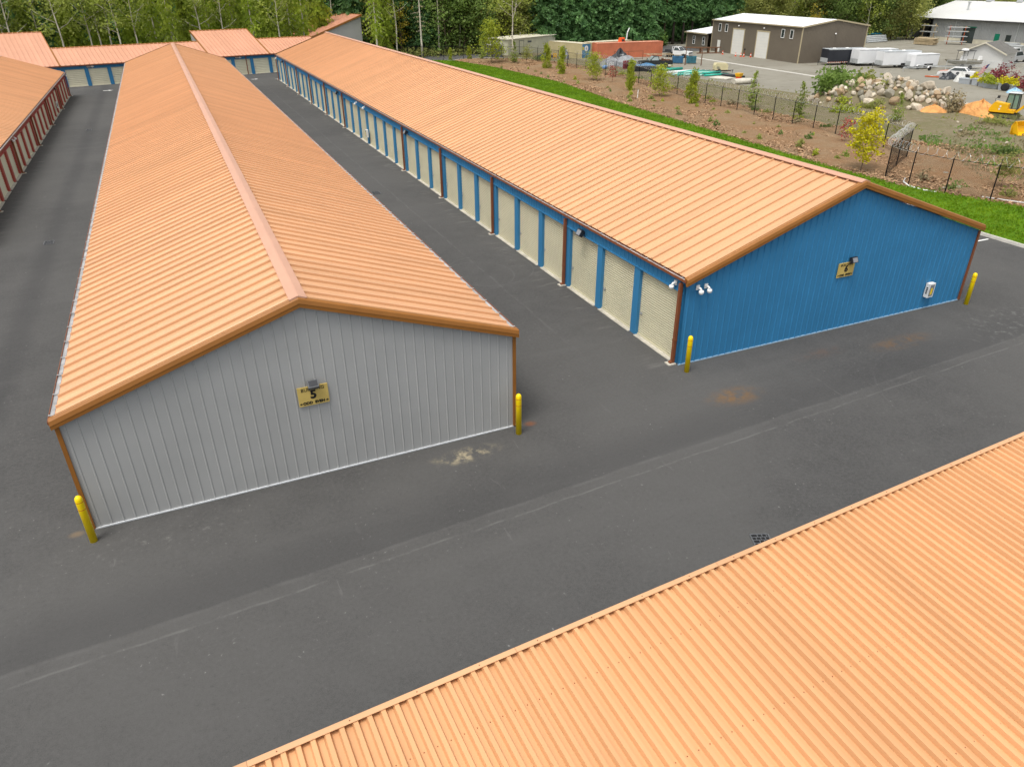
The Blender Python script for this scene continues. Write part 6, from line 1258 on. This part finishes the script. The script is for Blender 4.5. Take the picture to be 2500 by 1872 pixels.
for x, y, k, s, lb in ((54.3,121.2,'sapfir1',0.55,'tiny conifer left of the fence end by the road'), (57.6,120.0,'sapfir0',0.6,'short conifer by the road kerb'), (59.9,119.0,'sapfir2',1.05,'bushy sapling beside the dark gate'), (59.1,112.6,'sapthin',1.75,'tall feathery yellow green sapling at the bed corner'), (62.3,109.8,'sapfir2',0.95,'airy sapling before the cream shed'), (63.9,108.0,'sapolive',1.1,'brownish sapling beside the airy one'), (63.1,98.5,'sapfir0',0.98,'dense bright conifer sapling before the tan container'), (61.9,90.7,'sapfir1',1.03,'dense conifer sapling before the blue container end'), (62.5,81.9,'sapthin',0.98,'thin airy sapling left of the red one'), (63.8,78.4,'sapred',1.0,'small red leaved sapling by the fence'), (61.4,69.8,'sapfir1',0.98,'yellow green sapling on a clear stem before the old pickup'), (61.3,62.8,'sapthin',0.97,'loose yellow green sapling before the teal pipes'), (61.7,56.4,'sapfir0',0.96,'bright dense sapling where the fence turns'), (66.5,51.5,'sapfir2',1.0,'grey green sapling beyond the fence near concrete pipes'), (66.5,43.8,'sapfir2',0.92,'pointed sapling beyond the fence left of the boulders'), (59.8,30.9,'sapred',0.95,'sparse red sapling left of the yellow tree'), (52.6,22.3,'sapgold',1.0,'bright yellow sapling at the fence corner'), (73.0,36.8,'sapfir2',0.75,'dark green young conifer below the boulder pile'), (57.5,14.2,'sapolive',0.95,'brown leaved sapling by the fence at right edge')):
    plant(k, x, y, lb, G2, s, name='sapling', cat='sapling')
# seedlings, individually set out
sd = [bush_mesh(420+i, 0.32, 0.32, 0.38, 70, 0.12, lf) for i, lf in enumerate(('leaf_sapling', 'leaf_yew', 'leaf_hedge', 'leaf_olive'))]
BP = [(58,104),(60,96),(58.8,88),(60.5,84),(58.5,78),(60,74),(57.5,70),(59.4,66.5),(57.2,64),(58.6,60),(56.5,57),(59.8,58),(57.6,53),(60.3,51.5),(55.8,50),(58.9,48),(56.6,46),(60.8,45),(55.2,43),(58.2,42),(60.1,39.5),(54.6,39),(57.2,37),(59.4,35),(54.2,35),(56.2,32),(58.6,29),(53.8,29),(55.6,26.5),(57.8,25.4),(53.2,26),(60.0,53.5),(56.0,61),(61.0,48.5),(57.9,33.8),(55.4,30.2),(59.2,62.8),(57.0,81),(59.0,92),(60.6,100.5)]
for i, (x, y) in enumerate(BP):
    t = thing('seedling', 'small leafy seedling planted in the brown mulch', 'seedling', (x+RV.normal()*0.5, y+RV.normal()*0.6, 0.16), i*1.7, 'seedlings dotted over the mulch bed', 0.7+0.7*RV.random()); link('foliage', sd[(i*7) % 4 if i % 5 else 3], t)
t = thing('plant_stake', 'white plant guard standing in the mulch', 'stake', (58.6, 63.6, 0.1)); MB().tube((0,0,0),(0.05,0,1.0),0.05,n=6).build('tube', 'white_paint', t)
# weeds over the bare ground, lawn blades: uncountable
def scatter(name, label, poly, n, size, m, seed, zmax, cat='weeds', clump=0.0, up=-0.3, z0=0.05):
    R = rng_(seed); A = np.array(poly); lo, hi = A.min(0), A.max(0); P = []
    x = lo[0]+(hi[0]-lo[0])*R.random(n*4); y = lo[1]+(hi[1]-lo[1])*R.random(n*4); ins = np.zeros(n*4, bool); j = len(poly)-1
    for i in range(len(poly)):
        xi, yi = poly[i]; xj, yj = poly[j]; c = ((yi > y) != (yj > y)) & (x < (xj-xi)*(y-yi)/(yj-yi+1e-12)+xi); ins ^= c; j = i
    if clump:
        cc = lo+(hi-lo)*R.random((60, 2)); rr = 0.5+2.2*R.random(60)**2; dmin = np.min(np.hypot(x[:, None]-cc[:, 0], y[:, None]-cc[:, 1])/rr, axis=1); ins &= (dmin < 1.3*np.sqrt(R.random(len(x)))) | (R.random(len(x)) < 0.06)
    x, y = x[ins][:n], y[ins][:n]; k = len(x)
    o = link(name, quads_mesh(name, np.column_stack([x, y, z0+zmax*R.random(k)]), size*(0.5+R.random(k)), m, R, up)); tag(o, label, cat, kind='stuff')
lp = lawn_l+lawn_r[::-1]
scatter('grass', 'short bright lawn grass blades', [p for p in lp if p[1] < 200], 70000, 0.09, 'leaf_lawn', 501, 0.05, 'grass', z0=0.19)
ep = [(63.5,22),(64.5,34),(65,46),(66.5,58),(70,70),(73,86),(79,86),(80,70),(82,53),(88,37),(96,25),(84,14),(70,16)]
scatter('weeds', 'loose green weeds over the bare earth beyond the fence', ep, 6000, 0.16, 'leaf_olive', 502, 0.12, clump=0.25, z0=0.10); scatter('weeds', 'rank bright grass at the right edge beyond the fence', [(62,22),(68,30),(80,33),(92,22),(80,10),(66,12)], 5000, 0.15, 'leaf_hedge', 503, 0.16, clump=0.35, z0=0.10); scatter('weeds', 'pale dry stalks at the right edge beyond the fence', [(58,16),(66,26),(80,33),(92,22),(80,6),(60,6)], 9000, 0.15, 'leaf_dry', 504, 0.25, clump=0.1, z0=0.10); scatter('wood_chips', 'bark chips over the mulch bed', lawn_r[1:]+bed_r[::-1][:-1], 42000, 0.16, 'chip', 505, 0.06, 'mulch', up=0.85, z0=0.14)
# ------------------------------------------------------------------ boulder pile, log, brush, sand
mat('rock_pale', (0.47, 0.41, 0.32), 0.85, 0.25, 1.4, 0.5, 5, rnd=0.15); mat('rock_tan', (0.36, 0.26, 0.16), 0.85, 0.25, 1.4, 0.5, 5, rnd=0.2); mat('rock_grey', (0.27, 0.25, 0.20), 0.85, 0.3, 1.4, 0.5, 5, rnd=0.2)
def rock_mesh(seed, m):
    import bmesh
    R = rng_(seed); bm = bmesh.new(); bmesh.ops.create_icosphere(bm, subdivisions=2, radius=1.0); nn = [Vector(R.normal(size=3)).normalized() for _ in range(14)]; dd = [0.48+0.38*R.random() for _ in nn]; sc_ = Vector((1.0, 0.75+0.3*R.random(), 0.6+0.3*R.random()))
    for v in bm.verts:
        p = v.co.copy()
        for n_, d_ in zip(nn, dd):          # chop flat faces like broken stone
            e = p.dot(n_)-d_
            if e > 0: p -= n_*e*0.99
        v.co = Vector((p.x*sc_.x, p.y*sc_.y, p.z*sc_.z))+Vector(R.normal(size=3)*0.012)
    me = bpy.data.meshes.new('boulder'); bm.to_mesh(me); bm.free(); me.materials.append(MATS[m]); return me
RM = [rock_mesh(600+i, ('rock_pale','rock_tan','rock_grey','rock_pale','rock_pale','rock_tan','rock_pale','rock_grey')[i]) for i in range(8)]
PC = Vector((82.0, 46.3)); PA = Vector((0.62, -0.785)); PN = Vector((0.785, 0.62)); HL, HW, HH = 8.6, 4.2, 2.9
def mound(u, v): return HH*max(0, 1-(u/HL)**2-(v/HW)**2)**0.75*(1+0.12*math.sin(u*1.1))
mb = MB(); n = 26
for i in range(n+1):
    for j in range(n+1): u = (i/n*2-1)*HL*1.05; v = (j/n*2-1)*HW*1.1; p = PC+PA*u+PN*v; mb.v.append((p.x, p.y, 0.03+mound(u, v)*0.86))
for i in range(n):
    for j in range(n): a = i*(n+1)+j; mb.f.append((a, a+1, a+n+2, a+n+1)); mb.m.append(0)
struct('earth_mound', mb, 'bare_earth')
R = rng_(66); placed = []
def boulder(x, y, z, s, k, label):
    o = link('boulder', RM[k], None, (x, y, z), 0, s); o.rotation_euler = (R.random()*6, R.random()*6, R.random()*6); return tag(o, label, 'boulder', 'boulders heaped in the pile')
tries = 0
while len(placed) < 285 and tries < 30000:
    tries += 1; u = (R.random()*2-1)*HL; v = (R.random()*2-1)*HW; 
    if (u/HL)**2+(v/HW)**2 > 1.05: continue
    s = 0.28+0.50*R.random()**1.8 if u > -4 else 0.24+0.32*R.random()
    if v > 1.8: s *= 0.7
    p = PC+PA*u+PN*v
    if any(math.dist((p.x, p.y), (q[0], q[1])) < (s+q[2])*0.44 for q in placed): continue
    placed.append((p.x, p.y, s)); boulder(p.x, p.y, 0.05+mound(u, v)*0.86+s*0.28, s, *(lambda k: (k, '%s broken stone %s of the boulder pile' % (('pale','tan','grey','pale','pale','tan','pale','grey')[k], 'on the crest' if mound(u, v) > 2.2 else ('on the near left flank' if u < -2 else 'on the near right flank' if u > 2 else 'on the near middle flank') if v < 0 else 'on the far side')))(int(R.integers(8))))
for (x, y, s, k, lb) in ((84.2,43.0,0.95,0,'largest white boulder at the right foot of the pile'), (75.6,51.6,0.6,0,'pale boulder apart at the left end of the pile'), (77.0,48.6,0.65,1,'tan boulder at the left foot of the pile'), (82.2,46.6,0.95,3,'big pale block on the crest of the pile'), (80.6,46.9,0.85,1,'tan slab shaped block left of the crest'), (86.2,41.8,0.7,0,'white slab behind the log end')):
    u = (Vector((x, y))-PC).dot(PA); v = (Vector((x, y))-PC).dot(PN); boulder(x, y, 0.1+mound(u, v)*0.86+s*0.35, s, k, lb)
t = thing('log', 'pale barkless log lying at the foot of the boulder pile', 'log', (81.6, 42.0, 0.75), rad(12)); MB().path([(0,0,0),(2.2,0.05,0.12),(4.4,-0.05,0.35),(5.4,0.1,0.55)],0.22,10,radii=[0.2,0.24,0.27,0.36]).build('stem', 'bark_pale', t, smooth=True); MB().tube((5.3,0.1,0.5),(5.9,0.5,0.9),0.16,0.05,n=6).tube((5.3,0.1,0.5),(5.9,-0.4,0.5),0.14,0.05,n=6).build('root', 'bark_pale', t)
bush('sprawling bramble over the left half of the boulder pile', 79.6, 50.0, 3.6, 2.6, 3.4, 6500, 0.30, 'leaf_broad', 350, z=0.3); bush('bramble crest behind the boulders', 82.8, 49.4, 3.0, 2.0, 3.0, 4200, 0.28, 'leaf_olive', 351, z=0.5); bush('bright green bush at the foot of the bramble', 76.9, 47.6, 1.2, 1.1, 1.5, 600, 0.16, 'leaf_yew', 352); bush('brown dead brush heap between log and orange sand', 84.6, 39.6, 1.7, 1.5, 1.5, 1300, 0.16, 'leaf_dry', 353); bush('dark green bush on the slope at right beyond the fence', 68.5, 21.5, 1.4, 1.2, 0.9, 500, 0.18, 'leaf_broad', 354); bush('bramble trailing over the middle of the boulder pile', 80.6, 45.6, 1.6, 1.2, 2.0, 900, 0.2, 'leaf_olive', 357, z=0.8); bush('low bramble in front of the boulder pile', 78.4, 44.6, 2.4, 1.4, 1.0, 1100, 0.2, 'leaf_olive', 358); bush('green weeds clump between the boulders and fence', 73.0, 44.2, 2.0, 1.4, 0.8, 520, 0.2, 'leaf_yew', 355); bush('scrub clump in front of the excavator tracks', 81.2, 31.6, 2.4, 1.8, 0.8, 700, 0.2, 'leaf_olive', 356)
mat('sand_orange', (0.62, 0.30, 0.10), 0.9, 0.22, 1.4, 0.5, 5)
lump('sand_pile', 'orange sand pile beside the excavator', 'sand pile', (85.4, 36.6, 0.02), 3.4, 1.7, 1.5, 'sand_orange', 51, 0.22, 40, 12, rad(62)); lump('sand_pile', 'small orange sand pile below the log end', 'sand pile', (82.3, 40.0, 0.02), 1.9, 1.2, 0.8, 'sand_orange', 52, 0.22, 32, 10)
for i, (x, y, s, k, lb) in enumerate(((72.6,24.4,0.35,0,'pale stone on bare earth left of the green weeds'), (71.8,26.0,0.28,3,'small stone on bare earth above the fence corner'), (54.6,15.4,0.34,0,'round pale stone just beyond the near fence'), (53.7,15.8,0.2,3,'small pale stone beside the round one'), (78.4,33.8,0.3,0,'white stone below the sand pile'), (74.4,30.4,0.4,2,'grey stone on the dirt slope'), (58.0,9.6,0.4,1,'tan stone at the right edge by the fence'), (57.4,18.6,0.45,2,'flat grey stone beyond the fence corner'))):
    s *= 0.6; o = link('boulder', RM[k], None, (x, y, 0.15+s*0.3), i, s); tag(o, lb, 'stone', 'loose stones on the bare ground')
lump('debris_heap', 'grey debris heap at the right edge beneath the loader bucket', 'heap', (79.8, 27.6, 0.05), 1.8, 1.1, 0.6, 'tarp_grey', 53, 0.4)
